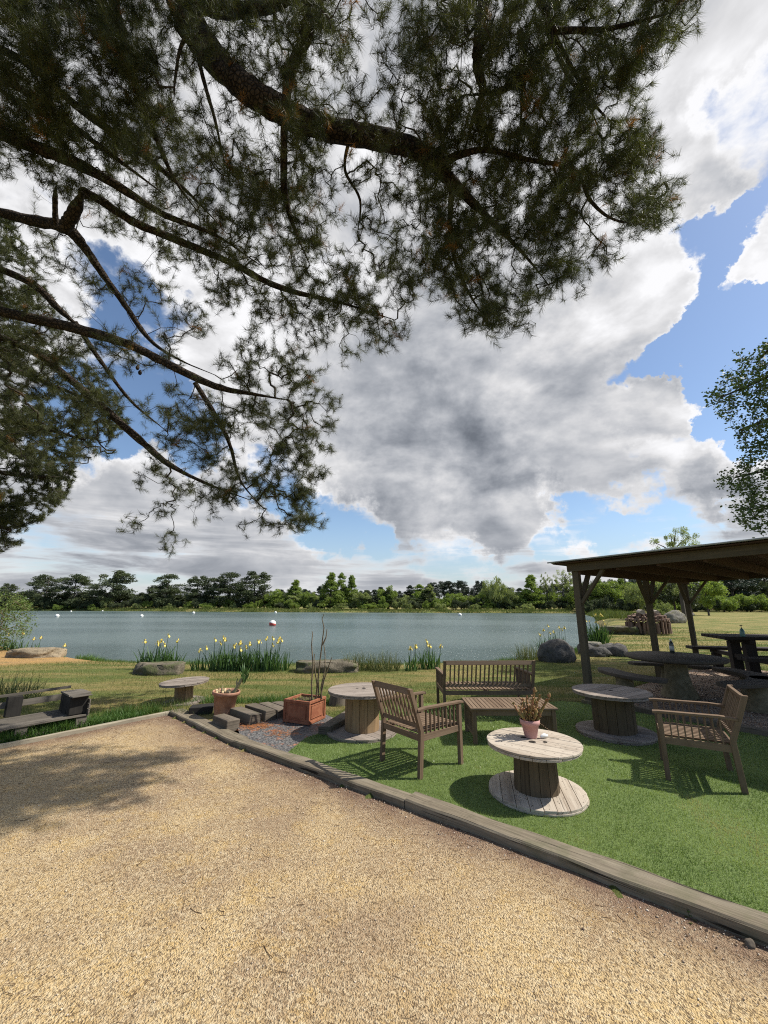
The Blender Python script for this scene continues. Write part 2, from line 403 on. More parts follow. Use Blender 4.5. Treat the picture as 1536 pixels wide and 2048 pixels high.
M['fartrunk'] = simple('far_trunk', (.06, .05, .04), (.10, .085, .07), 6)

# ground materials --------------------------------------------------
m, t = mat('gravel'); p = POS(t)
big = t.noise(p, .8, 4, .55, .5); mid = t.noise(p, 4.5, 4, .6)
g1 = t.noise(t.map(p, (1, .75, 1), (0, 0, .5)), 105, 3, .6); g2 = t.vor(p, 120, out='Distance'); g3 = t.vor(p, 62, out='Color')
sepc = t.new('ShaderNodeSeparateColor'); t.put(sepc.inputs[0], g3)
col = t.mix(t.ramp(big, .36, .62), (.50, .365, .19), (.32, .225, .135))
col = t.mix(t.ramp(mid, .45, .70, 0, .55), col, (.50, .335, .125))
col = t.mix(t.ramp(sepc.outputs[0], .3, 1, 0, .6, smooth=False), col, (.60, .49, .32))
wide = t.noise(p, .45, 3, .5, .8)
col = t.mix(t.ramp(wide, .48, .66, 0, .45), col, (.27, .185, .12))
col = t.mix(t.ramp(g1, .37, .49, .85, 0), col, (.13, .085, .045))
col = t.mix(t.ramp(t.noise(p, 42, 3, .6), .36, .44, .7, 0), col, (.17, .115, .065))
ea = t.new('ShaderNodeAttribute', attribute_name='edge').outputs['Fac']
col = t.mix(t.m('MULTIPLY', ea, t.ramp(mid, .30, .6, .55, 1.0)), col, (.14, .085, .065))
hh = t.m('ADD', t.m('MULTIPLY', g1, 1.0), t.m('MULTIPLY', g2, -.6))
setp(t, col, .92, t.bump(hh, 1.0, .012), .2); M['gravel'] = m
m, t = mat('turf_base'); p = POS(t)
col = t.mix(t.ramp(t.noise(p, 140, 3, .6), .35, .65), (.06, .10, .026), (.17, .225, .07))
setp(t, col, .8, t.bump(t.noise(p, 200, 2), .8, .01), .2); M['turf'] = m
m, t = mat('meadow'); p = POS(t)
st = t.noise(t.map(p, (.35, 1.3, 1)), 1, 5, .6, .3); fi = t.noise(p, 26, 6, .75)
col = t.mix(t.ramp(st, .40, .60), (.12, .15, .04), (.30, .235, .095))
col = t.mix(t.ramp(t.noise(t.map(p, (.12, .5, 1), loc=(5, 3, 0)), 1, 4, .6), .56, .68, 0, .8), col, (.43, .32, .16))
col = t.mix(t.ramp(fi, .40, .60, .55, 0), col, (.07, .085, .02))
sa = t.new('ShaderNodeAttribute', attribute_name='sand').outputs['Fac']
sc_ = t.mix(t.ramp(t.noise(p, 3, 4, .6), .35, .65), (.44, .265, .10), (.38, .24, .11))
col = t.mix(t.m('MULTIPLY', sa, t.ramp(t.noise(p, 2.2, 5, .6), .25, .42)), col, sc_)
ma = t.new('ShaderNodeAttribute', attribute_name='mud').outputs['Fac']
col = t.mix(ma, col, (.14, .10, .06))
setp(t, col, .95, t.bump(fi, 1.0, .06), .15); M['meadow'] = m
m, t = mat('bark_mulch'); p = POS(t)
vc = t.vor(p, 38, out='Color'); sp_ = t.new('ShaderNodeSeparateColor'); t.put(sp_.inputs[0], vc)
col = t.mix(t.ramp(t.noise(p, 2.5, 4, .6), .4, .6), (.20, .125, .085), (.30, .23, .17)); col = t.mix(t.ramp(sp_.outputs[0], .3, .9, 0, .8), col, (.38, .31, .25))
setp(t, col, .95, t.bump(t.vor(p, 38), 1, .03), .15); M['mulch'] = m
m, t = mat('slate_chips'); p = POS(t); vd = t.vor(t.map(p, (1, 1.7, 1)), 34, out='Color'); sp_ = t.new('ShaderNodeSeparateColor'); t.put(sp_.inputs[0], vd)
col = t.mix(sp_.outputs[0], (.055, .052, .052), (.15, .145, .14)); col = t.mix(t.ramp(t.noise(p, 7, 3, .6), .55, .7, 0, .8), col, (.33, .12, .045))
setp(t, col, .6, t.bump(t.vor(p, 30), 1, .02), .4); M['slate'] = m
m, t = mat('lake_water'); p = POS(t)
w1 = t.noise(t.map(p, (.8, 2.0, 1), (0, 0, R(12))), 2.2, 6, .66, .4); w2 = t.noise(t.map(p, (.25, .5, 1), (0, 0, R(-8))), 1.2, 3, .5, .5)
hgt = t.m('ADD', w1, t.m('MULTIPLY', w2, 1.2))
pat = t.noise(t.map(p, (.02, .07, 1)), 1, 3, .5)
col = t.mix(t.ramp(pat, .4, .6), (.064, .096, .092), (.090, .124, .117))
setp(t, col, t.ramp(pat, .4, .6, .20, .30), t.bump(hgt, 1.0, .17), .35); t.b.inputs['IOR'].default_value = 1.33; M['water'] = m

# ------------------------------------------------------------------ terrain
LAKE = [(-60, 46), (-34, 31), (-22, 22), (-15.5, 18.2), (-12.2, 16.2), (-10.2, 14.8), (-8.6, 13.9), (-6, 13.4), (-3, 13.2), (0, 13.3), (3, 13.7), (5.2, 14.6), (7, 16.5), (9.6, 20), (13, 26), (15.6, 30),
        (20, 38), (26, 50), (33, 64), (41, 84), (44, 94), (20, 97), (-20, 104), (-52, 114), (-95, 127), (-150, 132), (-230, 118), (-150, 66)]
KQ = [np.array(G(337, 1420, .02)), np.array(G(466, 1482, .02)), np.array(G(810, 1600, .035)), np.array(G(1536, 1862, .05))]
KIN = [KQ[0], KQ[1], KQ[1]*.73+KQ[2]*.27, KQ[2], KQ[2]*.83+KQ[3]*.17, KQ[3]]
P0, P5 = np.array(KIN[0][:2]), np.array(KIN[-1][:2])
kd = P5-np.array(KIN[3][:2]); kd = kd/np.linalg.norm(kd)
LB0 = np.array(G(330, 1430, -.04)[:2]); LB1 = np.array(G(0, 1497, -.04)[:2]); ld = (LB1-LB0)/np.linalg.norm(LB1-LB0)
EXT = P5+kd*8; LEX = LB0+ld*11
COURT = [tuple(P0)]+[tuple(k[:2]) for k in KIN[1:]]+[tuple(EXT), (8, -9), (-14, -9), tuple(LEX)]
E1 = Vector((.62, -.785, 0)).normalized(); E2 = Vector((.785, .62, 0)).normalized()
PC = Vector((3.62, 7.6, 0))
PFLOOR = [tuple((PC+E1*a+E2*b)[:2]) for a, b in ((-.1, .05), (7.2, .05), (7.2, 7.2), (-.1, 7.2))]
KO = [G(400, 1420, .05), G(560, 1489, .05), G(835, 1588, .05), G(936, 1627, .05), G(1536, 1825, .05)]
kn0 = np.array((-kd[1], kd[0])); kn0 = kn0 if kn0[1] > 0 else -kn0
KT = [tuple(np.array(k[:2])+kn0*.10) for k in KIN]
TURF = [tuple(np.array(KIN[2][:2])+kn0*.10+np.array((.12, -.10))), KT[3], KT[4], KT[5], tuple(np.array(KT[5])+kd*5), (9.5, -1.0), tuple((PC+E1*7.2)[:2]), tuple(PC[:2]), (3.2, 7.75), (2.6, 7.62), (1.6, 7.7), (.4, 7.55), (-.35, 7.1), (-.62, 6.5), (-.80, 6.0), (-1.02, 5.75)]
SLATE = [tuple(np.array(KIN[1][:2])+np.array((.1, .05))), tuple(np.array(KIN[2][:2])+kn0*.10+np.array((.12, -.10))), (-1.02, 5.75), (-.80, 6.0), (-.62, 6.5), (-1.0, 7.0), (-1.9, 7.2), (-2.3, 6.7)]
def zg_np(P):
    d = pdist(P, LAKE); ins = inpoly(P, LAKE); s = np.where(ins, -d, d)
    z = np.where(s > 1.1, 0, np.where(s > 0, -.30*(1-s/1.1)**1.5, -.30+s*.22)); z = np.maximum(z, -1.6)
    far = np.clip((np.hypot(P[:, 0], P[:, 1])-90)/40, 0, 1)
    z = z+np.where(s > 1, .35*far*np.clip((s-1)/2, 0, 1), 0)
    und = np.array([mnoise.noise(Vector((a*.35, b*.35, 0))) for a, b in P])*.035*np.clip((P[:, 1]-8.5)/3, 0, 1)*np.clip(s/2, 0, 1)
    c = inpoly(P, COURT) | inpoly(P, TURF) | inpoly(P, PFLOOR) | inpoly(P, SLATE)
    return np.where(c, -.16, z+und)
def zg(x, y): return float(zg_np(np.array([[x, y]]))[0])
gx = np.concatenate([-np.geomspace(22, 1500, 46)[::-1], np.arange(-21.7, 22, .26), np.geomspace(22.2, 1500, 46)])
gy = np.concatenate([-np.geomspace(8, 300, 12)[::-1], np.arange(-7, 3, 1), np.arange(3, 24, .24), np.geomspace(24.3, 2200, 110)])
GX, GY = np.meshgrid(gx, gy); P2 = np.stack([GX.ravel(), GY.ravel()], 1)
Z = zg_np(P2); nx, ny = len(gx), len(gy)
idx = np.arange(nx*ny).reshape(ny, nx)
F = np.stack([idx[:-1, :-1], idx[:-1, 1:], idx[1:, 1:], idx[1:, :-1]], -1).reshape(-1, 4)
BEACH = [(-24, 9), (-13.5, 10.5), (-10.6, 11.9), (-8.4, 13.2), (-8.3, 14.6), (-12, 17), (-17, 19.5), (-24, 23)]
sb = pdist(P2, BEACH); sand = np.clip(np.where(inpoly(P2, BEACH), .5+sb/1.2, .5-sb/.9), 0, 1)
sl_ = pdist(P2, LAKE); mud = np.clip(1-sl_/.55, 0, 1)*.8; mud = np.where(inpoly(P2, LAKE), 1, mud)*(P2[:, 1] < 60)
gr = np_mesh('ground', np.column_stack([P2, Z]), F, M['meadow'], smooth=True, attr={'sand': sand, 'mud': mud*(1-sand)})
tag(gr, kind='structure')
wv = [(-260, 11, -.35), (60, 11, -.35), (60, 150, -.35), (-260, 150, -.35)]
tag(np_mesh('water', wv, [(0, 1, 2, 3)], M['water']), kind='structure')
def sheet(name, poly, z, material, step=.12, amp=.006, clip=None, edge=None):
    """flat polygon filled with a triangulated grid"""
    bm = bmesh.new(); vs = [bm.verts.new((x, y, z)) for x, y in poly]; bm.faces.new(vs)
    bmesh.ops.triangulate(bm, faces=bm.faces[:])
    me = bpy.data.meshes.new(name); bm.to_mesh(me); bm.free(); me.materials.append(material)
    o = bpy.data.objects.new(name, me); C.objects.link(o); tag(o, kind='structure'); return o
# gravel court as a fine grid so that its edge carries darker debris
cx = np.arange(-14, 10, .16); cy = np.arange(-9, 8.2, .16)
A, B = np.meshgrid(cx, cy); Q = np.stack([A.ravel(), B.ravel()], 1)
BIG = [tuple(P0+np.array((0, .10)))]+[(k[0]+.07, k[1]+.07) for k in KIN[1:]]+[(EXT[0]+.07, EXT[1]+.07), (8, -9), (-14, -9), tuple(LEX+np.array((0, .05)))]
ii = np.arange(len(Q)).reshape(len(cy), len(cx)); FF = np.stack([ii[:-1, :-1], ii[:-1, 1:], ii[1:, 1:], ii[1:, :-1]], -1).reshape(-1, 4)
inn = inpoly(Q, BIG); FF = FF[inn[FF].any(1)]
# snap outside vertices on the border
def snap(Pt, poly):
    best = np.full(len(Pt), 1e9); out = Pt.copy(); n = len(poly)
    for i in range(n):
        a = np.array(poly[i]); b = np.array(poly[(i+1) % n]); ab = b-a
        t_ = np.clip(((Pt-a)@ab)/(ab@ab), 0, 1); q = a+t_[:, None]*ab; d = np.hypot(*(Pt-q).T)
        s_ = d < best; best[s_] = d[s_]; out[s_] = q[s_]
    return out
Q2 = np.where(inn[:, None], Q, snap(Q, BIG))
ed = np.clip(1-pdist(Q2, [tuple(LEX), tuple(P0)]+[k[:2] for k in KIN[1:]], closed=False)/.42, 0, 1)
def gz(P): return -.045+.022*np.clip((7.2-P[:, 1])/4.6, 0, 1)
zz = gz(Q2)+np.array([mnoise.noise(Vector((a*.8, b*.8, 3))) for a, b in Q2])*.008
tag(np_mesh('gravel_court', np.column_stack([Q2, zz]), FF, M['gravel'], smooth=True, attr={'edge': ed}), kind='structure')
sheet('turf', TURF, 0.0, M['turf']); sheet('slate_bed', SLATE, -.006, M['slate']); sheet('pergola_floor', PFLOOR, -.004, M['mulch'])

# ------------------------------------------------------------------ timber edging
def sleeper(name, a, b, wdt, z0, z1, material, label, cat, group=None, seg=14, seed=0, am=.012):
    """a weathered beam from a to b (inner top edge), lying to the right/outside; body with wavy edges"""
    a = Vector(a); b = Vector(b); a.z = b.z = 0; x = (b-a).normalized(); y = Vector((x.y, -x.x, 0))
    if y.y < 0: y = -y
    L = (b-a).length; V = []; F = []; U = []
    for i in range(seg+1):
        s_ = L*i/seg; base = a+x*s_
        nn = [mnoise.noise(Vector((s_*2.1, k*9.3+seed, seed)))*am for k in range(5)]
        n2_ = mnoise.noise(Vector((s_*9, seed, 4)))*am*.5
        c = .012
        pr = [(0+nn[0], z0), (0+nn[0], z1-c+nn[2]), (c+nn[0], z1+nn[2]), (wdt*.5, z1+nn[3]*.6+n2_*.4), (wdt-c+nn[1], z1+nn[3]), (wdt+nn[1], z1-c+nn[3]), (wdt+nn[1], z0)]
        V += [tuple(base+y*p_[0]+Vector((0, 0, p_[1]))) for p_ in pr]
    k = 7; o_ = rng.uniform(0, 40)
    ac = [0, z1-z0, z1-z0+.015, z1-z0+wdt*.5, z1-z0+wdt, z1-z0+wdt+.015, 2*(z1-z0)+wdt]
    for i in range(seg):
        for j in range(k-1):
            F.append((i*k+j, i*k+j+1, (i+1)*k+j+1, (i+1)*k+j)); s0 = o_+L*i/seg; s1 = o_+L*(i+1)/seg
            U.append([(s0, ac[j]), (s0, ac[j+1]), (s1, ac[j+1]), (s1, ac[j])])
    F.append(tuple(range(k))[::-1]); U.append([(o_, ac[j]*1.3) for j in range(k)][::-1])
    F.append(tuple(seg*k+j for j in range(k))); U.append([(o_+5, ac[j]*1.3) for j in range(k)])
    mb = MB(); mb.add(V, F, U); o = mb.build(name, material); return tag(o, label, cat, group)
zt = .05
kp = [G(337, 1420, .02), G(466, 1482, .02), G(810, 1600, .035), G(1536, 1862, .05)]
kp3 = Vector(kp[3])+Vector((kd[0], kd[1], 0))*1.2
gE = 'timber beams edging the gravel court'
sleeper('edging_beam', kp[0], Vector(kp[1])-Vector((.006, -.006, 0)), .22, -.14, .016, M['sleeper'], 'short weathered edging beam at the far corner of the gravel beside the terracotta pot', 'beam', gE, 14, 1)
sleeper('edging_beam', kp[1], Vector(kp[2])-Vector((.006, -.005, 0)), .165, -.14, .028, M['sleeper'], 'middle weathered edging beam between the gravel and the turf behind the left armchair', 'beam', gE, 24, 2)
sleeper('edging_beam', kp[2], kp3, .18, -.14, .048, M['sleeper'], 'nearest long cracked edging beam running to the lower right corner', 'beam', gE, 30, 3)
sleeper('edging_board', tuple(LEX+np.array((0, .0)))+(-.02,), tuple(LB0+np.array((.06, .03)))+(-.02,), .05, -.14, .012, M['board'], 'thin pale board edging the far left side of the gravel', 'board', None, 40, 4, .006)
a_ = PC+E1*.25-E2*.02; b_ = PC+E1*6.8-E2*.02
sleeper('floor_edging_beam', (a_.x, a_.y, .07), (b_.x, b_.y, .07), .12, -.06, .08, M['oldblock'], 'dark beam edging the mulch floor under the pergola behind the right armchair', 'beam', None, 20, 6)

# sleeper blocks stepping beside the pot
kv = (Vector(kp[1])-Vector(kp[0])); kv.z = 0; kv.normalize(); kn = Vector((-kv.y, kv.x, 0))
bl = [((452, 1440), .46, 0.0, 'front mossy block of the stepped timber row, touching the edging beam'), ((490, 1430), .62, .02, 'second block of the stepped timber row beside the terracotta pot'),
      ((520, 1423), .60, .02, 'third block of the stepped timber row, in its middle'), ((546, 1418), .56, .01, 'fourth block of the stepped timber row, last but one before the planter'), ((570, 1413), .50, 0, 'last block of the stepped timber row, nearest the orange planter')]
for i, ((u, v), L, dzz, lab) in enumerate(bl):
    c = Vector(G(u, v, .07)); mb = MB()
    a = c-kv*L/2; b = c+kv*L/2; a.z = b.z = .045+dzz
    x = (b-a).normalized(); y = Vector((-x.y, x.x, 0))
    mb.box(c+Vector((0, 0, .0-.035+dzz)), (L, .19, .16), Matrix((x, y, Vector((0, 0, 1)))).transposed(), jit=.012, axis=0)
    tag(mb.build('timber_block', M['oldblock'], bevel=.012), lab, 'block', 'timber blocks beside the pot')
mb = MB(); mb.box((-2.93, 6.98, .03), (.34, .22, .17), Matrix.Rotation(.3, 3, 'Z'), jit=.012)
tag(mb.build('timber_block', M['charred'], bevel=.01), 'small dark block tucked behind the left side of the terracotta pot', 'block')
mb = MB(); a, b = Vector(G(648, 1462, .05)), Vector(G(712, 1428, .05)); mb.bar((a.x, a.y, .03), (b.x, b.y, .05), .20, .15, jit=.012)
tag(mb.build('timber_block', M['oldblock'], bevel=.012), 'dark rotten sleeper lying between the orange planter and the spool table', 'block')
mb = MB(); c = G(668, 1424, 0); mb.tube([(c[0], c[1]+.5, -.05), (c[0]+.01, c[1]+.5, .12), (c[0]+.01, c[1]+.52, .27)], [.15, .14, .135], 12, rough=.25, seed=3)
tag(mb.build('tree_stump', M['oldblock'], bevel=.01), 'upright weathered stump standing behind the orange planter', 'stump')

# ------------------------------------------------------------------ cable spool tables
def disc(mb, r, z0, z1, n, ang, hole=False):
    Mx = Matrix.Rotation(ang, 4, 'Z'); wd_ = 2*r/n; gp = .004
    for i in range(n):
        y0 = -r+i*wd_+gp/2; y1 = y0+wd_-gp; rr = r*(1+rng.uniform(-.008, .008)); pts = []
        f = lambda y: math.sqrt(max(rr*rr-y*y, 0))
        ys = [y0+(y1-y0)*k/6 for k in range(7)]
        pts = [(f(y), y) for y in ys]+[(-f(y), y) for y in ys[::-1]]
        q = []
        for p_ in pts:
            if not q or abs(p_[0]-q[-1][0])+abs(p_[1]-q[-1][1]) > 1e-4: q.append(p_)
        if abs(q[0][0]-q[-1][0])+abs(q[0][1]-q[-1][1]) < 1e-4: q.pop()
        dz_ = rng.uniform(-.002, .002); mb.prism(q, z0+dz_, z1+dz_, Mx)
def spool(x, y, z, rt, rb, h, rd, rz, label, top, side, tilt=0, holes=((0, 0),), group=None, name='spool_table', cat='table', nst=14, rd2=None):
    e = empty(name, (x, y, z), rz, label, cat, group); e.rotation_euler.y = tilt; rd2 = rd2 or rd
    mb = MB(); disc(mb, rb, .0, .018, 7, .4); disc(mb, rb*.995, .020, .042, 8, .4+math.pi/2); mb.build('base', top, e, bevel=.003)
    mb = MB(); n = nst
    for i in range(n):
        a = 2*math.pi*i/n; ha = math.pi/n*.96; V = []
        for (rr, zz_) in ((rd2, .042), (rd, h-.042)):
            ro = rr*(1+rng.uniform(-.008, .008))
            for (r_, a_) in ((ro, a-ha), (ro, a+ha), (ro-.025, a+ha), (ro-.025, a-ha)): V.append((r_*math.cos(a_), r_*math.sin(a_), zz_))
        o_, q_ = rng.uniform(0, 50), rng.uniform(0, 50); w_ = 2*rd*ha
        Fq = [(0, 1, 5, 4), (1, 2, 6, 5), (2, 3, 7, 6), (3, 0, 4, 7), (0, 3, 2, 1), (4, 5, 6, 7)]
        uu = [[(o_, q_), (o_, q_+w_), (o_+h, q_+w_), (o_+h, q_)]]*6; mb.add(V, Fq, uu)
    mb.build('drum', side, e, bevel=.002)
    mb = MB(); disc(mb, rt*.99, h-.042, h-.020, 8, math.pi/2); disc(mb, rt, h-.018, h, 7, 0)
    tp = mb.build('tabletop', top, e, bevel=.003)
    for (hx, hy, hr) in holes:
        mb = MB(); mb.lathe([(0.0001, h+.0015), (hr*.8, h+.0015), (hr, h-.001)], 14, (hx, hy, 0)); mb.build('hole_shade_disc', M['holeshade'], tp)  # thin dark disc laid on the boards for the shade inside a hole
    return e
HO = [(0.0, -.03, .034), (.10, .03, .022), (-.11, .05, .028), (.02, .10, .015)]
spool(1.41, 4.17, .0, .425, .43, .44, .185, -.62, 'small round spool table bleached nearly white, standing in front with the pink flowerpot on it', M['bleached'], M['darkstave'], .0, HO, rd2=.20)
spool(-.30, 5.98, .0, .475, .475, .55, .235, .35, 'grey topped cable spool table with brown drum behind the left armchair', M['spooltop'], M['stave'], 0, [(0.02, .0, .03), (-.06, .06, .02), (.05, .10, .02)])
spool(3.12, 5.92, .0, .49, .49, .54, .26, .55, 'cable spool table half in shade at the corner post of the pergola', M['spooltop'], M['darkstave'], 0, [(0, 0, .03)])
spool(-3.58, 7.72, -.02, .41, .36, .37, .155, .2, 'low spool stool with tilted top in the grass near the far corner of the gravel', M['spooltop'], M['stave'], -.05, [(0, 0, .02)], name='spool_stool', cat='stool', nst=8)

# ------------------------------------------------------------------ slatted teak furniture
def seat_furniture(name, cat, loc, rz, wdt, dep, label, nback, nseat):
    e = empty(name, loc, rz, label, cat); hw = wdt/2; T = M['teak']; yb = -dep/2; yf = dep/2; sh = .40; top = .85; lean = .17
    for s_ in (-1, 1):
        x = s_*(hw-.022); xi = s_*(hw-.022)
        mb = MB(); mb.bar((x, yf-.022, 0), (x, yf-.022, .615), .044, .044, up=(0, 1, 0)); mb.build('leg', T, e, bevel=.003)
        mb = MB(); V = []; prof = [(yb+.005, 0), (yb+.025, sh-.06), (yb+.03, sh+.03), (yb-lean+.05, top)]
        for (yy, zz_) in prof:
            for (dx, dy) in ((-.02, -.024), (.02, -.024), (.02, .024), (-.02, .024)): V.append((x+dx, yy+dy, zz_))
        Fq = []; U = []; o_ = rng.uniform(0, 40)
        for i in range(3):
            for k in range(4):
                k2 = (k+1) % 4; Fq.append((i*4+k, i*4+k2, (i+1)*4+k2, (i+1)*4+k)); z0, z1 = prof[i][1], prof[i+1][1]
                U.append([(o_+z0, k*.05), (o_+z0, k*.05+.045), (o_+z1, k*.05+.045), (o_+z1, k*.05)])
        Fq += [(3, 2, 1, 0), (12, 13, 14, 15)]; U += [[(0, 0)]*4, [(0, 0), (.04, 0), (.04, .04), (0, .04)]]
        mb.add(V, Fq, U); mb.build('leg', T, e, bevel=.003)
        # armrest
        mb = MB(); ya = yb-.035; pts = [(ya, .632), (yb+.10, .640), (0, .634), (yf-.02, .628), (yf+.035, .622)]
        for i in range(len(pts)-1):
            pass
        V = []; Fq = []; U = []
        for (yy, zz_) in pts:
            w_ = .030 if yy > ya else .026
            for (dx, dz_) in ((-w_, -.013), (w_, -.013), (w_, .011), (-w_, .011)): V.append((x+dx, yy, zz_+dz_))
        for i in range(len(pts)-1):
            for k in range(4):
                k2 = (k+1) % 4; Fq.append((i*4+k, (i+1)*4+k, (i+1)*4+k2, i*4+k2)[::-1]); U.append([(o_+pts[i][0], k*.06), (o_+pts[i+1][0], k*.06), (o_+pts[i+1][0], k*.06+.055), (o_+pts[i][0], k*.06+.055)][::-1])
        Fq += [(0, 1, 2, 3), (19, 18, 17, 16)]; U += [[(0, 0), (.05, 0), (.05, .02), (0, .02)]]*2
        mb.add(V, Fq, U); mb.build('armrest', T, e, bevel=.004)
        # side panel: lower rail and slats
        mb = MB(); mb.bar((x, yb+.045, sh-.035), (x, yf-.044, sh-.035), .024, .062)
        ns = 8
        for i in range(ns):
            yy = yb+.045+(dep-.09)*(i+1)/(ns+1)
            mb.bar((x, yy, sh-.004), (x, yy, .622), .012, .022, up=(1, 0, 0))
        mb.build('side_panel', T, e, bevel=.0015)
    mb = MB(); mb.bar((-hw+.045, yf-.022, sh-.035), (hw-.045, yf-.022, sh-.035), .024, .060); mb.bar((-hw+.043, yb+.02, sh-.035), (hw-.043, yb+.02, sh-.035), .024, .060)
    if nseat > 16: mb.bar((0, yb+.03, sh-.03), (0, yf-.03, sh-.03), .03, .045)
    mb.build('seat_frame', T, e, bevel=.002)
    mb = MB()
    for i in range(nseat):
        x = -hw+.05+(wdt-.10)*(i+.5)/nseat; w_ = (wdt-.10)/nseat*.66
        mb.bar((x, yb+.035, sh+.006+rng.uniform(-.001, .001)), (x, yf-.005, sh+.002), w_, .016)
    mb.build('seat', T, e, bevel=.002)
    def bp(z): k = (z-sh-.03)/(top-sh-.03); return yb+.03+(-lean+.02)*k
    mb = MB(); mb.bar((-hw+.043, bp(top-.03), top-.03), (hw-.043, bp(top-.03), top-.03), .026, .062, up=(0, .25, 1)); mb.bar((-hw+.043, bp(sh+.075), sh+.075), (hw-.043, bp(sh+.075), sh+.075), .024, .045, up=(0, .25, 1))
    for i in range(nback):
        x = -hw+.044+(wdt-.088)*(i+1)/(nback+1)
        mb.bar((x, bp(sh+.09), sh+.09), (x, bp(top-.055), top-.055), .013, .022, up=(1, 0, 0))
    mb.build('backrest', T, e, bevel=.0015)
    return e
# left armchair: rear feet (-.03,4.95) and (.37,4.44), front feet (.85,4.84)
r1, r2, f2 = Vector(G(763, 1520)), Vector(G(843, 1560)), Vector(G(926, 1529))
ctr = (r1+f2)/2; fd = (f2-r2).normalized()
seat_furniture('garden_armchair', 'armchair', (ctr.x, ctr.y, 0), math.atan2(-fd.x, fd.y), .65, .64, 'slatted wooden armchair seen from behind, between the gravel edge and the left spool table', 9, 10)
r1, r2, f2 = Vector(G(1463, 1540)), Vector(G(1487, 1589)), Vector(G(1330, 1561))
fd = (f2-r2).normalized(); ctr = (r1+f2)/2
seat_furniture('garden_armchair', 'armchair', (ctr.x, ctr.y, 0), math.atan2(-fd.x, fd.y), .65, .61, 'slatted wooden armchair seen from its side at the right edge of the turf', 9, 10)
seat_furniture('garden_bench', 'bench', (1.61, 6.98, 0), 0.02, 1.42, .72, 'slatted wooden two seat bench facing the camera behind the coffee table', 19, 22)
e = empty('coffee_table', (1.64, 5.76, 0), .0, 'low slatted wooden coffee table in front of the bench', 'table')
T = M['teak']; mb = MB(); nn = 19
for i in range(nn):
    x = -.51+1.02*(i+.5)/nn; mb.bar((x, -.265, .411), (x, .265, .411), .045, .018)
mb.bar((-.55, -.287, .410), (.55, -.287, .410), .040, .022); mb.bar((-.55, .287, .410), (.55, .287, .410), .040, .022)
mb.bar((-.532, -.265, .410), (-.532, .265, .410), .036, .022); mb.bar((.532, -.265, .410), (.532, .265, .410), .036, .022)
mb.build('tabletop', T, e, bevel=.0015)
for sx in (-1, 1):
    for sy in (-1, 1):
        mb = MB(); mb.bar((sx*.50, sy*.26, 0), (sx*.50, sy*.26, .398), .048, .048, up=(0, 1, 0)); mb.build('leg', T, e, bevel=.003)
    mb = MB(); mb.bar((sx*.50, -.235, .36), (sx*.50, .235, .36), .02, .05); mb.bar((sx*.50, -.235, .09), (sx*.50, .235, .09), .02, .04)
    for i in range(7):
        yy = -.235+.47*(i+1)/8; mb.bar((sx*.50, yy, .11), (sx*.50, yy, .335), .012, .022, up=(1, 0, 0))
    mb.build('side_panel', T, e, bevel=.0015)
for yy in (-.26, .26):
    mb = MB(); mb.bar((-.475, yy, .36), (.475, yy, .36), .022, .065); mb.build('apron', T, e, bevel=.002)

# ------------------------------------------------------------------ pots and planter
def potprof(r, h, rim, rh): return [(r*.02, .0), (r*.70, .0), (r*.72, .01), (r*.94, h-rh), (rim, h-rh), (rim*1.02, h-.01), (rim*1.0, h), (rim*.93, h), (rim*.90, h-.05)]
x, y, _ = G(440, 1437); e = empty('flowerpot', (x, y+.12, 0.0), 0, 'large terracotta flowerpot with a leaning bare cactus stem, at the corner of the gravel', 'flowerpot')
mb = MB(); mb.lathe(potprof(.19, .37, .205, .05), 36); e.rotation_euler.y = .06; mb.build('pot', M['terracotta'], e)
mb = MB(); mb.lathe([(.001, .335), (.10, .335), (.186, .322)], 20); mb.build('soil', M['soil'], e)
mb = MB()
mb.tube([(.10, 0, .31), (.155, 0, .42), (.20, 0, .52), (.255, .0, .62)], [.030, .027, .026, .020], 7, rough=.3); mb.tube([(.16, 0, .43), (.13, .03, .50), (.135, .03, .56)], [.014, .012, .006], 6)
mb.tube([(-.05, -.03, .31), (-.065, -.03, .40), (-.06, -.03, .46)], [.020, .015, .004], 6); mb.tube([(-.12, 0, .31), (-.125, 0, .42)], [.016, .008], 6); mb.tube([(.02, -.06, .31), (.05, -.06, .40)], [.012, .004], 5)
mb.build('cactus_stem', M['cactus'], e)
mb = MB()
for k in range(9):
    a = k*2.4; rr = .03+.012*k; p_ = Vector((-.04+rr*math.cos(a), rr*math.sin(a), .33)); mb.tube([p_, p_+Vector((math.cos(a)*.03, math.sin(a)*.03, .035)), p_+Vector((math.cos(a)*.05, math.sin(a)*.05, .02+.05*rng.random()))], [.016, .026, .003], 6)
mb.build('dry_bulb_leaves', M['dryleaf'], e)
V = []; Fq = []; tt = []
for k in range(34):
    b = Vector((.255+rng.uniform(-.02, .02), rng.uniform(-.02, .02), .60+rng.uniform(-.12, .03))); a = rng.uniform(0, 6.28); L = rng.uniform(.12, .24)
    d_ = Vector((math.cos(a)*.5, math.sin(a)*.5, 1)).normalized(); s_ = d_.orthogonal().normalized()*.011
    n0 = len(V); V += [b-s_*.4, b+s_*.4, b+d_*L*.6+s_, b+d_*L*.6-s_, b+d_*L]; Fq += [(n0, n0+1, n0+2), (n0, n0+2, n0+3), (n0+3, n0+2, n0+4)]; tt += [rng.random()*.9]*5
np_mesh('leaves', V, Fq, M['irisleaf'], e, attr={'t': tt})

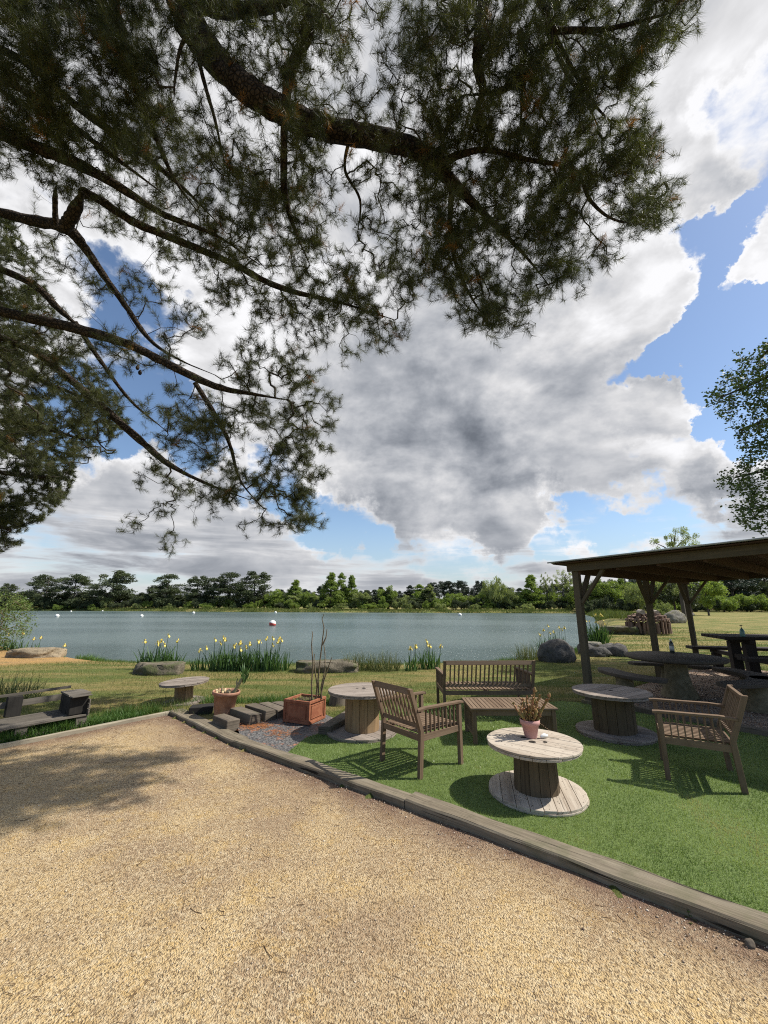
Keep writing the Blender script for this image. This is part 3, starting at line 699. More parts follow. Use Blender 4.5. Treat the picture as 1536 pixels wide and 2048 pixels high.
fr, lf, rt = Vector(G(617, 1451)), Vector(G(580, 1437)), Vector(G(667, 1428)); ax = (rt-fr).normalized(); ay = Vector((-ax.y, ax.x, 0))
e = empty('planter_box', (fr.x, fr.y, 0), math.atan2(ax.y, ax.x), 'square orange terracotta planter with panelled sides and bare upright stems', 'planter')
Lx, Ly, hp = .44, .46, .31; mb = MB()
def panel(mb, o, u_, n_, L, h):
    o = Vector(o); u_ = Vector(u_); n_ = Vector(n_); z = Vector((0, 0, 1)); Mx = Matrix((u_, n_, z)).transposed()
    def bx(x0, x1, z0, z1, d0, d1): mb.box(o+u_*(x0+x1)/2+z*(z0+z1)/2+n_*(d0+d1)/2, (x1-x0, d1-d0, z1-z0), Mx)
    bx(0.012, L-.012, 0, h, -.03, -.012); bx(0, L, h-.035, h, -.0119, .006); bx(0, L, 0, .035, -.0119, .004); bx(0, .035, .035, h-.035, -.0119, .003); bx(L-.035, L, .035, h-.035, -.0119, .003)
    bx(.075, L-.075, .075, h-.075, -.0119, -.006)
    for q_ in ((.065, L-.065, h-.075, h-.065), (.065, L-.065, .065, .075), (.065, .075, .075, h-.075), (L-.075, L-.065, .075, h-.075)): bx(*q_, -.0119, -.001)
panel(mb, (0, 0, 0), (1, 0, 0), (0, -1, 0), Lx, hp); panel(mb, (0.008, Ly, 0), (0, -1, 0), (-1, 0, 0), Ly, hp)
panel(mb, (Lx, Ly, 0), (-1, 0, 0), (0, 1, 0), Lx, hp); panel(mb, (Lx-.008, 0, 0), (0, 1, 0), (1, 0, 0), Ly, hp); mb.build('box', M['planter'], e, bevel=.003)
mb = MB(); mb.box((Lx/2, Ly/2, hp-.05), (Lx-.065, Ly-.065, .03), jit=.004); mb.build('soil', M['soil'], e)
inv_ = (Matrix.Translation(e.location)@Matrix.Rotation(e.rotation_euler.z, 4, 'Z')).inverted()
tsl = fr.y*CP-H*SP+.16
for pl_ in ([(624, 1402), (623, 1370), (626, 1330), (623, 1290), (625, 1268), (624, 1262)], [(637, 1398), (636, 1360), (640, 1320), (645, 1280), (648, 1255), (644, 1238), (648, 1228)],
            [(640, 1398), (648, 1360), (658, 1330), (664, 1314)], [(632, 1400), (634, 1370), (630, 1340), (628, 1320), (629, 1308)], [(645, 1290), (652, 1275), (654, 1258)], [(643, 1398), (642, 1375), (650, 1340), (650, 1310), (648, 1290)]):
    n_ = len(pl_); t0 = tsl+.18; pts = [inv_@AT(u, v, t0+.02*math.sin(u+v)) for u, v in pl_]
    mb = MB(); mb.tube(pts, [.013*(1-.6*i/(n_-1)) for i in range(n_)], 7, rough=.2); mb.build('stem', M['stem'], e)
V = []; Fq = []; tt = []
for k in range(160):
    b = Vector((rng.uniform(.04, Lx-.04), rng.uniform(.04, Ly-.04), hp-.035)); a = rng.uniform(0, 6.28); d_ = Vector((math.cos(a), math.sin(a), rng.uniform(.1, .9))); L = rng.uniform(.02, .06); s_ = Vector((-math.sin(a), math.cos(a), 0))*.008
    n0 = len(V); V += [b-s_, b+s_, b+d_*L]; Fq += [(n0, n0+1, n0+2)]; tt += [rng.random()]*3
np_mesh('weeds', V, Fq, M['grassblade'], e, attr={'t': tt})

tp_ = Vector(G(1066, 1478, .44)); e = empty('flowerpot', (tp_.x+.0, tp_.y+.055, .4415), 0, 'small dusty pink flowerpot with a branching succulent, on the bleached spool table', 'flowerpot')
mb = MB(); mb.lathe([(.002, 0), (.056, 0), (.058, .006), (.081, .115), (.091, .117), (.094, .160), (.088, .160), (.083, .135)], 30); mb.build('pot', M['pinkpot'], e)
mb = MB(); mb.lathe([(.001, .142), (.05, .142), (.083, .136)], 16); mb.build('soil', M['soil'], e)
mb = MB()
def knob(p0, d, L, r):
    pts = [p0]; k = max(3, int(L/.028)); dd = Vector(d).normalized()
    for i in range(k):
        dd = (dd+Vector((rng.uniform(-.25, .25), rng.uniform(-.25, .25), .12))).normalized(); pts.append(pts[-1]+dd*L/k)
    rr = [r*(1.0+.45*((i % 2)*2-1)*.5) for i in range(k+1)]; rr[-1] *= .4; mb.tube(pts, rr, 6, rough=.4); return pts, dd
for (u, hh_, sp_) in ((-.13, .17, 0), (-.045, .30, 1), (.015, .22, 0), (.06, .19, 0), (.15, .27, 1), (-.09, .15, 0), (.10, .20, 0), (0, .13, 0), (-.11, .12, 0), (-.03, .15, 0), (.03, .17, 0), (.07, .15, 0), (.12, .13, 0), (-.07, .20, 0), (.0, .20, 0), (.09, .24, 0), (.04, .14, 0), (-.02, .18, 0), (.08, .12, 0), (-.06, .10, 0)):
    a = rng.uniform(-.07, .07); p0 = Vector((u*.3, a*.7, .138)); pts, dd = knob(p0, (u*1.05, a*1.2, hh_*.85), hh_*1.02, .0105 if sp_ else .010)
    for q_ in pts[1:]:
        for _ in range(2):
            s2 = Vector((rng.uniform(-1, 1), rng.uniform(-1, 1), rng.uniform(.1, 1.1))).normalized(); mb.tube([q_, q_+s2*.016, q_+s2*rng.uniform(.025, .045)], [.007, .0085, .002], 5)
    if sp_: mb.tube([pts[-1], pts[-1]+Vector((0, 0, .02)), pts[-1]+Vector((.004, 0, .04))], [.012, .018, .008], 7, rough=.5)
mb.build('succulent', M['succulent'], e)
c = G(1089, 1476, .44); e = empty('white_pebble', (c[0], c[1], .4415), .3, 'small smooth white pebble with a thin cord beside the pink flowerpot', 'pebble')
mb = MB(); mb.tube([(-.045, 0, .012), (-.03, 0, .018), (0, 0, .021), (.03, 0, .016), (.042, 0, .010)], [.006, .016, .020, .014, .004], 10); mb.build('stone', M['white'], e)
mb = MB(); mb.tube([(.04, 0, .006), (.06, -.01, .003), (.085, -.03, .003), (.10, -.05, .003), (.102, -.075, .003)], .0018, 5); mb.build('cord', M['stem'], e)

# ------------------------------------------------------------------ pallet bench on the left
pd = Vector((-ld[0], -ld[1], 0)); pn = Vector((-pd.y, pd.x, 0)); RE = Vector(G(178, 1452)); RE.z = 0
e = empty('pallet_bench', tuple(RE), math.atan2(pd.y, pd.x), 'low weathered pallet bench with a thick square arm at the left of the gravel', 'bench')
mb = MB()
for i in range(6): mb.bar((-2.5, .04+.105*i, .155), (-.02, .04+.105*i, .155+.002*i), .085, .020, jit=.004)
for i in range(3): mb.bar((-2.5, .06+.24*i, .02), (-.02, .06+.24*i, .02), .09, .02, jit=.003)
mb.build('seat', M['pallet'], e, bevel=.003)
for xx in (-.10, -.75, -1.4, -2.05):
    for yy in (.06, .30, .54):
        mb = MB(); mb.box((xx, yy, .087), (.13, .09, .108), jit=.004, axis=0); mb.build('block', M['pallet'], e, bevel=.003)
mb = MB()
for zz_ in (.30, .43): mb.bar((-2.6, .70, zz_), (-.1, .70, zz_+.03), .022, .08 if zz_ < .4 else .035, jit=.005)
mb.build('backrest', M['pallet'], e, bevel=.003)
for xx in (-.75, -1.5, -2.3):
    mb = MB(); mb.box((xx, .66, .30), (.16, .09, .26), jit=.006); mb.build('spacer', M['charred'], e, bevel=.003)
mb = MB()
for yy in (.08, .26, .44): mb.box((-.15, yy+.05, .29), (.20, .17, .25), jit=.012)
mb.build('arm_block', M['charred'], e, bevel=.008)
mb = MB()
for k, zz_ in enumerate((.20, .27, .335)): mb.bar((-.035, -.02, zz_), (-.035, .62, zz_), .02, .058, jit=.003)
mb.bar((-.27, .0, .425), (-.03, .0, .425), .10, .018, jit=.004); mb.bar((-.27, .3, .43), (-.0, .3, .43), .40, .018, jit=.006); mb.build('armrest', M['pallet'], e, bevel=.003)

# ------------------------------------------------------------------ pergola
RISE = .028
def PP(a, b, z): q = PC+E1*a+E2*b; return Vector((q.x, q.y, z+(RISE*a if z > 1 else 0)))
e = empty('pergola', tuple(PC), 0, 'open wooden shelter with square posts, braces and a flat metal sheet roof on the right', 'pergola')
inv_ = Matrix.Translation(PC).inverted(); LP = lambda a, b, z: inv_@PP(a, b, z)
bm_ = M['beam']; PB = (0.0, 3.35, 6.15); PA = (0, 4.6)
for a in PA:
    for b in PB:
        mb = MB(); p0, p1 = LP(a, b, -.06), LP(a, b, 2.44); p0.z = -.06; mb.bar(p0, p1, .115, .115, up=E1); mb.build('post', bm_, e, bevel=.006)
        mb = MB(); mb.box(p0+Vector((0, 0, .05)), (.2, .2, .14), Matrix((E1, E2, Vector((0, 0, 1)))).transposed(), jit=.006); mb.build('footing', M['concrete'], e, bevel=.008)
def brace(a, b, da, db):
    mb = MB(); mb.bar(LP(a+.055*np.sign(da), b+.055*np.sign(db), 1.72), LP(a+da, b+db, 2.30), .05, .085, up=(E2 if da else E1)); mb.build('brace', bm_, e, bevel=.003)
for a in PA:
    for b in PB:
        if b < 6: brace(a, b, 0, .50)
        if b > 0: brace(a, b, 0, -.50)
        brace(a, b, .50 if a == 0 else -.50, 0)
mb = MB(); mb.bar(LP(-.12, -.085, 2.365), LP(5.4, -.085, 2.365), .045, .145, up=E2.cross(E1)*-1); mb.build('front_beam', bm_, e, bevel=.003)
mb = MB(); mb.bar(LP(-.12, 6.24, 2.365), LP(5.4, 6.24, 2.365), .045, .145); mb.build('rear_beam', bm_, e, bevel=.003)
for k, a in enumerate((0.085, 4.515)):
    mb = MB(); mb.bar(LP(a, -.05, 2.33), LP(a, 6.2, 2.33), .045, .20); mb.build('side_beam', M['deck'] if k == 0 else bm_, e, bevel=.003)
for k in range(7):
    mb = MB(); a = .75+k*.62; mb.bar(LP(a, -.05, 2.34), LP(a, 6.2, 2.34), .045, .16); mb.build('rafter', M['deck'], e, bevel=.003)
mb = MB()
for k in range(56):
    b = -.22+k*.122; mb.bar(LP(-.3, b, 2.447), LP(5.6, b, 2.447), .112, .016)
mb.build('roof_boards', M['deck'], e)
mb = MB(); V = []; Fq = []; U = []; n = 150
for i in range(n+1):
    b = -.32+7.15*i/n; zc = 2.468+.008*math.sin(i*1.35)
    V += [LP(-.36, b, zc), LP(5.75, b, zc), LP(5.75, b, zc+.007), LP(-.36, b, zc+.007)]
for i in range(n):
    for k in range(4):
        k2 = (k+1) % 4; Fq.append((i*4+k, i*4+k2, (i+1)*4+k2, (i+1)*4+k)); U.append([(0, 0), (1, 0), (1, 1), (0, 1)])
Fq += [(3, 2, 1, 0), (n*4, n*4+1, n*4+2, n*4+3)]; U += [[(0, 0)]*4]*2
mb.add(V, Fq, U); mb.build('roof_sheet', M['metalroof'], e)
mb = MB(); mb.tube([LP(-.37, -.33, 2.478), LP(5.75, -.33, 2.478)], .014, 8); mb.build('roof_edge', M['metalroof'], e)

# ------------------------------------------------------------------ round table with curved benches
tc = Vector((5.60, 8.15, 0))
e = empty('round_table', tuple(tc), .3, 'large dark round table on a flared stone pedestal under the pergola', 'table')
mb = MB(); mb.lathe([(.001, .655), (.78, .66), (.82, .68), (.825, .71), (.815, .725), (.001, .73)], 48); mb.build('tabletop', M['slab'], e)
mb = MB(); mb.lathe([(.31, 0), (.29, .06), (.22, .22), (.19, .40), (.185, .60), (.21, .658)], 20); mb.build('pedestal', M['concrete'], e)
def cbench(a0, label):
    e = empty('curved_bench', tuple(tc), a0, label, 'bench', 'curved benches around the round table')
    mb = MB(); n = 18; r0, r1_ = 1.02, 1.40; A_ = .62; V = []; Fq = []; U = []
    for i in range(n+1):
        a = -A_+2*A_*i/n; k = 1-abs(i/n*2-1)**6*.5
        for (r_, z_) in ((1.21-.19*k, .395), (1.21+.19*k, .395), (1.21+.19*k, .455), (1.21-.19*k, .455)): V.append((r_*math.cos(a), r_*math.sin(a), z_))
    for i in range(n):
        for k in range(4):
            k2 = (k+1) % 4; Fq.append((i*4+k, i*4+k2, (i+1)*4+k2, (i+1)*4+k)); s0, s1 = i*.09, i*.09+.09; U.append([(s0, k*.3), (s0, k*.3+.3), (s1, k*.3+.3), (s1, k*.3)])
    Fq += [(3, 2, 1, 0), (n*4, n*4+1, n*4+2, n*4+3)]; U += [[(0, 0)]*4]*2
    mb.add(V, Fq, U); mb.build('seat', M['slab'], e, bevel=.012)
    mb = MB(); mb.lathe([(.22, 0), (.19, .05), (.15, .2), (.14, .35), (.16, .396)], 16, (1.2, 0, 0)); mb.build('pedestal', M['concrete'], e)
cbench(R(193), 'curved bench on the lake side of the round table, nearest the corner post'); cbench(R(62), 'curved bench behind the round table, farthest from the camera')
cbench(R(-62), 'large dark curved bench in front of the round table, behind the right armchair'); cbench(R(-12), 'curved bench at the right hand side of the round table towards the picnic table')
def bottle(name, loc, prof, m_, label, extra):
    e = empty(name, loc, 0, label, 'bottle'); mb = MB(); mb.lathe(prof, 20); mb.build('body', m_, e)
    for nm, pr, mm in extra:
        mb = MB(); mb.lathe(pr, 16); mb.build(nm, mm, e)
    return e
q = G(1345, 1306, .73)
bottle('bottle', (q[0], q[1], .731), [(.001, 0), (.040, 0), (.042, .01), (.042, .17), (.036, .20), (.018, .225), (.017, .24)], M['darkglass'], 'tall dark bottle with a pale label standing on the round table', [('cap', [(.018, .24), (.019, .265), (.001, .268)], M['white']), ('label', [(.0425, .05), (.043, .05), (.043, .14), (.0425, .14)], M['label'])])
# picnic table
pt = Vector(AT(1446, 1277, 9.2)); px_ = Vector((.97, -.26, 0)).normalized()
e = empty('picnic_table', (pt.x, pt.y, 0), math.atan2(px_.y, px_.x), 'dark heavy picnic table with attached benches at the right edge', 'picnic table')
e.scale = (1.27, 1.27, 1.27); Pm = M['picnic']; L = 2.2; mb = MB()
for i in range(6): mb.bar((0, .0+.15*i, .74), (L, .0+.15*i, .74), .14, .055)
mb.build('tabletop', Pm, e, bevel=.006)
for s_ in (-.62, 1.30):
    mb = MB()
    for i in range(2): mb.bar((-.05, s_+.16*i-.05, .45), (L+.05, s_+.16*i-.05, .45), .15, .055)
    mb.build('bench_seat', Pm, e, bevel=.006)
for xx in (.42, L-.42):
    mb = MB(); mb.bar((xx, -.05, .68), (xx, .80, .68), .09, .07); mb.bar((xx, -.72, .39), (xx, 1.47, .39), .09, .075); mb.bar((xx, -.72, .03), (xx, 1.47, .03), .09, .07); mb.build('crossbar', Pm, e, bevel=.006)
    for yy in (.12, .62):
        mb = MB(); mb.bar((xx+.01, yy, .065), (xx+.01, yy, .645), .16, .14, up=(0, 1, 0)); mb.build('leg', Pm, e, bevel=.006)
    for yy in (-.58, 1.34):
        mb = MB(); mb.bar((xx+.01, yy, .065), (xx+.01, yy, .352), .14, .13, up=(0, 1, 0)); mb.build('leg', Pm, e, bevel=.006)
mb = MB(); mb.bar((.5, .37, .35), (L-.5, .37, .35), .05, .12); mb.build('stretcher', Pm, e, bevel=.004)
q = G(1486, 1273, .976)
bottle('pump_bottle', (q[0], q[1], .976), [(.001, 0), (.045, 0), (.048, .01), (.046, .12), (.03, .165), (.016, .175)], M['teal'], 'teal pump bottle standing on the picnic table', [('pump', [(.016, .175), (.012, .19), (.006, .195), (.006, .235), (.026, .238), (.026, .25), (.001, .252)], M['darkglass'])])

# ------------------------------------------------------------------ rocks
def rock(loc, size, rz, m_, label, seed, group=None, flat=.0, rough=.35, name='rock', cat='rock', sub=4):
    bm = bmesh.new(); bmesh.ops.create_icosphere(bm, subdivisions=sub, radius=1)
    for v in bm.verts:
        p_ = v.co.copy(); q_ = p_*(1+rough*mnoise.noise(p_*1.1+Vector((seed, 0, 0)))+rough*.5*mnoise.noise(p_*2.7+Vector((0, seed, 0)))+rough*.22*mnoise.noise(p_*7+Vector((0, 0, seed))))
        c_ = mnoise.cell(p_*1.7+Vector((seed, seed, 0)))*.0
        if flat: q_.z = min(q_.z, flat+.08*mnoise.noise(p_*2.2+Vector((seed, 0, 5)))); q_.z = max(q_.z, -.8)
        q_.x = max(min(q_.x, .92), -.92) if flat else q_.x
        v.co = Vector((q_.x*size[0]/2, q_.y*size[1]/2, (q_.z+.45)*size[2]/1.45))
    me = bpy.data.meshes.new(name); bm.to_mesh(me); bm.free(); me.materials.append(m_)
    me.polygons.foreach_set('use_smooth', [True]*len(me.polygons)); me.update()
    o = bpy.data.objects.new(name, me); C.objects.link(o); o.location = loc; o.rotation_euler.z = rz; return tag(o, label, cat, group)
def onG(u, v, z=0): q_ = G(u, v, z); return (q_[0], q_[1], zg(q_[0], q_[1])-.03)
rock(onG(655, 1342), (1.75, .8, .42), .05, M['stoneslab'], 'long flat grey boulder at the water edge behind the orange planter', 3.1, flat=.5)
rock(onG(318, 1346), (1.40, .7, .42), -.1, M['stoneslab'], 'long flat mossy boulder below the left irises', 8.4, flat=.5)
rock(onG(70, 1314), (1.75, .8, .42), .1, M['tanrock'], 'flat sandy coloured boulder on the orange beach', 5.2, flat=.55)
rock(onG(1116, 1322), (1.12, .85, .68), .2, M['darkrock'], 'rounded dark boulder at the water edge left of the corner post', 12.3, rough=.22)
k = 0
for (u, v, s_, lab) in ((1186, 1296, .8, 'flat brown rock on top of the low rubble bank by the irises'), (1178, 1306, .7, 'leftmost dark rock of the rubble bank behind the corner post'), (1198, 1310, .6, 'middle dark rock of the rubble bank behind the corner post'), (1216, 1304, .65, 'upper dark rock of the rubble bank behind the corner post'), (1232, 1308, .7, 'rightmost dark rock of the rubble bank behind the corner post')):
    k += 1; rock(onG(u, v+2), (s_*1.3, s_*.8, s_*.55), k, M['rock'] if k == 1 else M['darkrock'], lab, 20+k, 'rubble rocks on the bank', flat=.5 if k == 1 else 0, sub=3)
rock(onG(1244, 1268), (2.3, 1.5, .75), .2, M['stoneslab'], 'large flat rock at the shore left of the log pile', 31, flat=.45)
rock(onG(1349, 1246), (2.1, 1.6, 1.15), .4, M['rock'], 'rounded boulder to the right of the log pile', 33, rough=.2)
rock(onG(1376, 1232), (1.6, 1.2, .9), .4, M['rock'], 'pale boulder far behind the log pile near the third post', 35, flat=.5)
rock(onG(1150, 1406), (.85, .25, .16), -.1, M['darkrock'], 'low dark stone edging behind the turf near the corner post', 40, flat=.5, sub=3)
rock(onG(1095, 1409), (.75, .25, .14), .1, M['darkrock'], 'low dark stone edging just right of the bench', 42, flat=.5, sub=3)
for i, (u, v) in enumerate(((1428, 1214), (1446, 1214), (1458, 1215), (1520, 1215), (1500, 1214))):
    q = G(u, v+4, .0); rock((q[0], q[1], 0), (3.0, 2, 1.3), i, M['tanrock'], ('leftmost', 'second from the left', 'middle', 'right end', 'second from the right')[i]+' pale rock in the row along the far field edge', 50+i, 'pale rocks at the far field edge', rough=.3, sub=3)
mb = MB(); c = G(1492, 1888, -.03); 
rock((c[0]+.01, c[1]-.02, -.03), (.055, .04, .035), .4, M['oldblock'], 'small brown clod on the gravel against the edging beam at lower right', 61, sub=3, name='clod', cat='clod')

# log pile
q = Vector(G(1298, 1268, 0)); q.z = zg(q.x, q.y); e = empty('log_pile', tuple(q), 0, 'round stack of split firewood logs on the shore behind the second post', 'log pile')
def alog(p0, p1, r, sd):
    mb = MB(); mb.tube([p0, p1], [r, r*.92], 6, rough=.3, seed=sd); mb.build('log', M['logwood'], e)
for i in range(30):
    a = 6.283*i/30; r_ = 1.05+rng.uniform(-.04, .04); p0 = Vector((r_*math.cos(a), r_*math.sin(a), .08)); alog(p0, p0+Vector((rng.uniform(-.05, .05), rng.uniform(-.05, .05), .62*rng.uniform(.85, 1.1))), rng.uniform(.075, .11), i)
for ly, (rr, zz_, n_) in enumerate(((1.10, .80, 30), (.98, .95, 18), (.72, 1.08, 12))):
    for i in range(n_):
        a = 6.283*(i+.5*ly)/n_; z1 = zz_+rng.uniform(-.04, .04); alog(Vector((rr*math.cos(a), rr*math.sin(a), z1)), Vector(((rr-.5)*math.cos(a), (rr-.5)*math.sin(a), z1+.03)), rng.uniform(.07, .105), i+40)
for (x_, r_, l_) in ((-.5, .13, .5), (.35, .11, .5)):
    mb = MB(); mb.tube([(x_, -.5, 1.24), (x_+l_*.4, .2, 1.26)], [r_, r_], 9, rough=.1); mb.build('cut_log', M['bleached'], e)

# buoys
def buoy(u, v, r, m_, label, red=False, group=None):
    q = G(u, v, -.35); e = empty('buoy', (q[0], q[1], -.35), 0, label, 'buoy', group); mb = MB()
    pr = [(max(r*math.sin(math.pi*i/14), .002), -r*math.cos(math.pi*i/14)*1.0+r*.55) for i in range(15)]
    mb.lathe(pr, 24); mb.build('float', m_, e)
    if red:
        mb = MB(); pr2 = [(r*1.006*math.sin(math.pi*i/14), -r*1.006*math.cos(math.pi*i/14)+r*.55) for i in range(2, 9)]; mb.lathe(pr2, 24); mb.build('red_band', M['red'], e)
        mb = MB(); mb.lathe([(r*.12, r*1.5), (r*.12, r*1.62), (.003, r*1.64)], 12); mb.build('cap', M['white'], e); e.rotation_euler.y = .25
    return e
buoy(544, 1251, .33, M['white'], 'large red and white striped ball buoy floating on the lake', True)
gB = 'small white buoys on the lake'
for (u, v, r, lab) in ((114, 1234, .30, 'larger white buoy near the left shrub'), (283, 1234, .26, 'white buoy on the left half of the lake, right of the left shrub'), (387, 1227.5, .30, 'white buoy between the left irises and the red buoy, far out'), (551, 1226.5, .28, 'small white buoy far behind the red and white ball'), (920, 1232, .32, 'lone white buoy above the bench'), (142, 1223.8, .22, 'tiny white buoy close to the far left bank'), (205, 1222.8, .2, 'tiniest white buoy under the tall far pine')):
    buoy(u, v, r, M['white'], lab, False, gB)
# car parked behind the far bank
q = G(1064, 1214.0, .35); q = Vector((q[0]*110/q[1], 112, .35)); e = empty('parked_car', tuple(q), .1, 'tiny white car parked beyond the far bank under the trees', 'car')
mb = MB(); mb.box((0, 0, .62), (4.0, 1.7, .62)); mb.build('body', M['white'], e, bevel=.15)
mb = MB(); mb.box((-.2, 0, 1.15), (2.3, 1.5, .5), taper=.8); mb.build('cabin', M['darkglass'], e, bevel=.08)
for sx in (-1.25, 1.25):
    for sy in (-.8, .8):
        mb = MB(); mb.tube([(sx, sy-.1, .32), (sx, sy+.1, .32)], .32, 14); mb.build('wheel', M['charred'], e)

# ------------------------------------------------------------------ blades, pebbles, litter
NR = np.random.RandomState(11)
def blades(name, P, z, h, wdt, lean, material, label=None, kind=None, parent=None, t=None, seg=1, cat=None):
    """one narrow blade per row of P (x,y)"""
    n = len(P); a = NR.rand(n)*6.283; la = NR.rand(n)*6.283; ln = lean*NR.rand(n)
    d = np.stack([np.cos(la)*ln, np.sin(la)*ln, np.ones(n)], 1); d /= np.linalg.norm(d, axis=1)[:, None]
    sd = np.stack([np.cos(a), np.sin(a), np.zeros(n)], 1)*(wdt/2)[:, None]
    b = np.column_stack([P, z])
    t = NR.rand(n)*.93 if t is None else t
    if seg == 1:
        V = np.stack([b-sd, b+sd, b+d*h[:, None]], 1).reshape(-1, 3); F = np.arange(3*n).reshape(-1, 3); tt = np.repeat(t, 3)
    else:
        m_ = b+d*(h*.55)[:, None]; dr = np.stack([np.cos(la)*lean*.35, np.sin(la)*lean*.35, np.zeros(n)], 1)*h[:, None]*NR.rand(n)[:, None]
        V = np.stack([b-sd, b+sd, m_-sd*.8, m_+sd*.8, b+d*(h)[:, None]+dr*1.2-np.array((0, 0, 1))*np.linalg.norm(dr, axis=1)[:, None]*.4], 1).reshape(-1, 3)
        i0 = np.arange(n)*5; F = np.concatenate([np.stack([i0, i0+1, i0+3], 1), np.stack([i0, i0+3, i0+2], 1), np.stack([i0+2, i0+3, i0+4], 1)]); tt = np.repeat(t, 5)
    o = np_mesh(name, V, F, material, parent, attr={'t': tt})
    if label: tag(o, label, cat, None, kind)
    return o
def scatter(poly_or_box, n, dens=None):
    x0, x1, y0, y1 = poly_or_box; P = np.stack([NR.uniform(x0, x1, n), NR.uniform(y0, y1, n)], 1); return P
def nz(P, s, sx=1): return np.array([mnoise.noise(Vector((a*s*sx, b*s, 7))) for a, b in P])
# artificial turf
P = scatter((-1.2, 6.2, 2.2, 8.0), 620000); P = P[inpoly(P, TURF)]; P = P[NR.rand(len(P)) < np.clip((3.6/np.hypot(P[:, 0], P[:, 1]))**1.6, 0, 1)]
P = P[(P[:, 0] < P[:, 1]*1.25+.3)]
dd = np.hypot(P[:, 0], P[:, 1])
o = blades('turf_pile', P, np.zeros(len(P)), NR.uniform(.012, .028, len(P)), .0026*np.maximum(dd/3.2, 1), 1.1, M['turfblade'], 'short green artificial turf pile', 'stuff', t=np.clip(.48+.55*nz(P, 1.3)+.35*nz(P, 6)+.5*(NR.rand(len(P))-.5)+np.where(NR.rand(len(P)) < .004, 1, 0), 0, 1)*.999)
# meadow grass
P = scatter((-15, 22, 6.4, 34), 1500000); r_ = np.hypot(P[:, 0], P[:, 1]); P = P[NR.rand(len(P)) < np.clip((8.0/r_)**1.7, 0, 1)]
P = P[(np.abs(P[:, 0]) < P[:, 1]*1.1+1)]
bad = inpoly(P, LAKE) | inpoly(P, COURT) | inpoly(P, TURF) | inpoly(P, PFLOOR) | inpoly(P, SLATE) | inpoly(P, BEACH)
P = P[~bad]; P = P[inpoly(P, [(-15, 7), (0, 6.8), (9, 7.0), (22, 2), (22, 34), (-15, 34)])]
dl = pdist(P, LAKE); dc = pdist(P, COURT); dm = np.minimum(dc, np.minimum(pdist(P, TURF), pdist(P, PFLOOR)))
patch = nz(P, .55, .35)+.35*nz(P, 2.3, .6)
lush = np.clip(1-dl/1.5, 0, 1)+np.clip(1-dc/.9, 0, 1)*((P[:, 0] < -3.3))*1.6+np.clip(1-dm/.6, 0, 1)*.6
dry = np.clip(.5+patch*1.3-lush, 0, 1)
keep = NR.rand(len(P)) < np.clip(1.0-.75*dry, .12, 1); P, lush, dry, dl = P[keep], lush[keep], dry[keep], dl[keep]
z = zg_np(P); r_ = np.hypot(P[:, 0], P[:, 1]); n = len(P)
h = (.03+.05*NR.rand(n))*(1+1.3*np.clip(lush, 0, 1.6)); wd_ = .005*np.maximum(r_/8, .8)
tt = np.clip(dry*.9+.35*NR.rand(n)-.12, 0, .94); tt = np.where(NR.rand(n) < .02+.10*dry, 1, tt)
blades('meadow_grass', P, z-.006, h, wd_, .9, M['grassblade'], 'patchy green and straw coloured meadow grass between the turf and the lake', 'stuff', t=tt)
# long grass beside the pallet bench and at the corner
def clump_grass(c, rad, n, hmin, hmax, name, label, material=None, kind='stuff', lean=.55, wd=.006, cat=None):
    a = NR.rand(n)*6.283; r = rad*np.sqrt(NR.rand(n)); P = np.stack([c[0]+r*np.cos(a), c[1]+r*np.sin(a)*.6], 1)
    P = P[~(inpoly(P, COURT) | inpoly(P, TURF))]; n = len(P); zz = zg_np(P)-.01
    return blades(name, P, zz, NR.uniform(hmin, hmax, n), NR.uniform(wd*.6, wd*1.3, n), lean, material or M['lushblade'], label, kind, seg=2, cat=cat)
# lush strip along the left board and along the timber corner (one stuff mass)
Q = []
for k in range(9000):
    s_ = NR.rand()**.8*2.3; off = .06+abs(NR.randn())*.24
    q = LB0+ld*s_+np.array((-ld[1], ld[0]))*(-off if (np.array((-ld[1], ld[0]))@np.array((0, 1))) < 0 else off); Q.append(q)
for k in range(5000):
    Q.append((NR.uniform(-3.5, .2), 7.55+abs(NR.randn())*.22))
Q = np.array(Q); Q = Q[~(inpoly(Q, COURT) | inpoly(Q, TURF) | inpoly(Q, SLATE))]; n = len(Q)
cl = .55+.9*np.clip(nz(Q, 2.2)+.3, 0, 1)
blades('long_grass', Q, zg_np(Q)-.01, NR.uniform(.05, .20, n)*cl, NR.uniform(.004, .008, n), .8, M['lushblade'], 'longer unmown green grass along the edge of the gravel court', 'stuff', seg=2)
# shoreline growth
Q = []
for i in range(len(LAKE)):
    a, b = np.array(LAKE[i]), np.array(LAKE[(i+1) % len(LAKE)])
    if max(a[1], b[1]) > 32 or min(a[0], b[0]) < -10.5: continue
    L = np.linalg.norm(b-a); n = int(L*900); s_ = NR.rand(n); nn_ = np.array((-(b-a)[1], (b-a)[0]))/L
    Q.append(a+(b-a)*s_[:, None]-nn_*(NR.rand(n)[:, None]*.7-.12)*1)
Q = np.concatenate(Q); cl = np.clip(nz(Q, 1.1)+.35, 0.05, 1); Q2_ = Q; n = len(Q)
blades('shore_weeds', Q, zg_np(Q)-.01, NR.uniform(.06, .26, n)*(.5+cl), NR.uniform(.006, .014, n), .9, M['lushblade'], 'fringe of leafy green weeds along the near shore', 'stuff', seg=2)
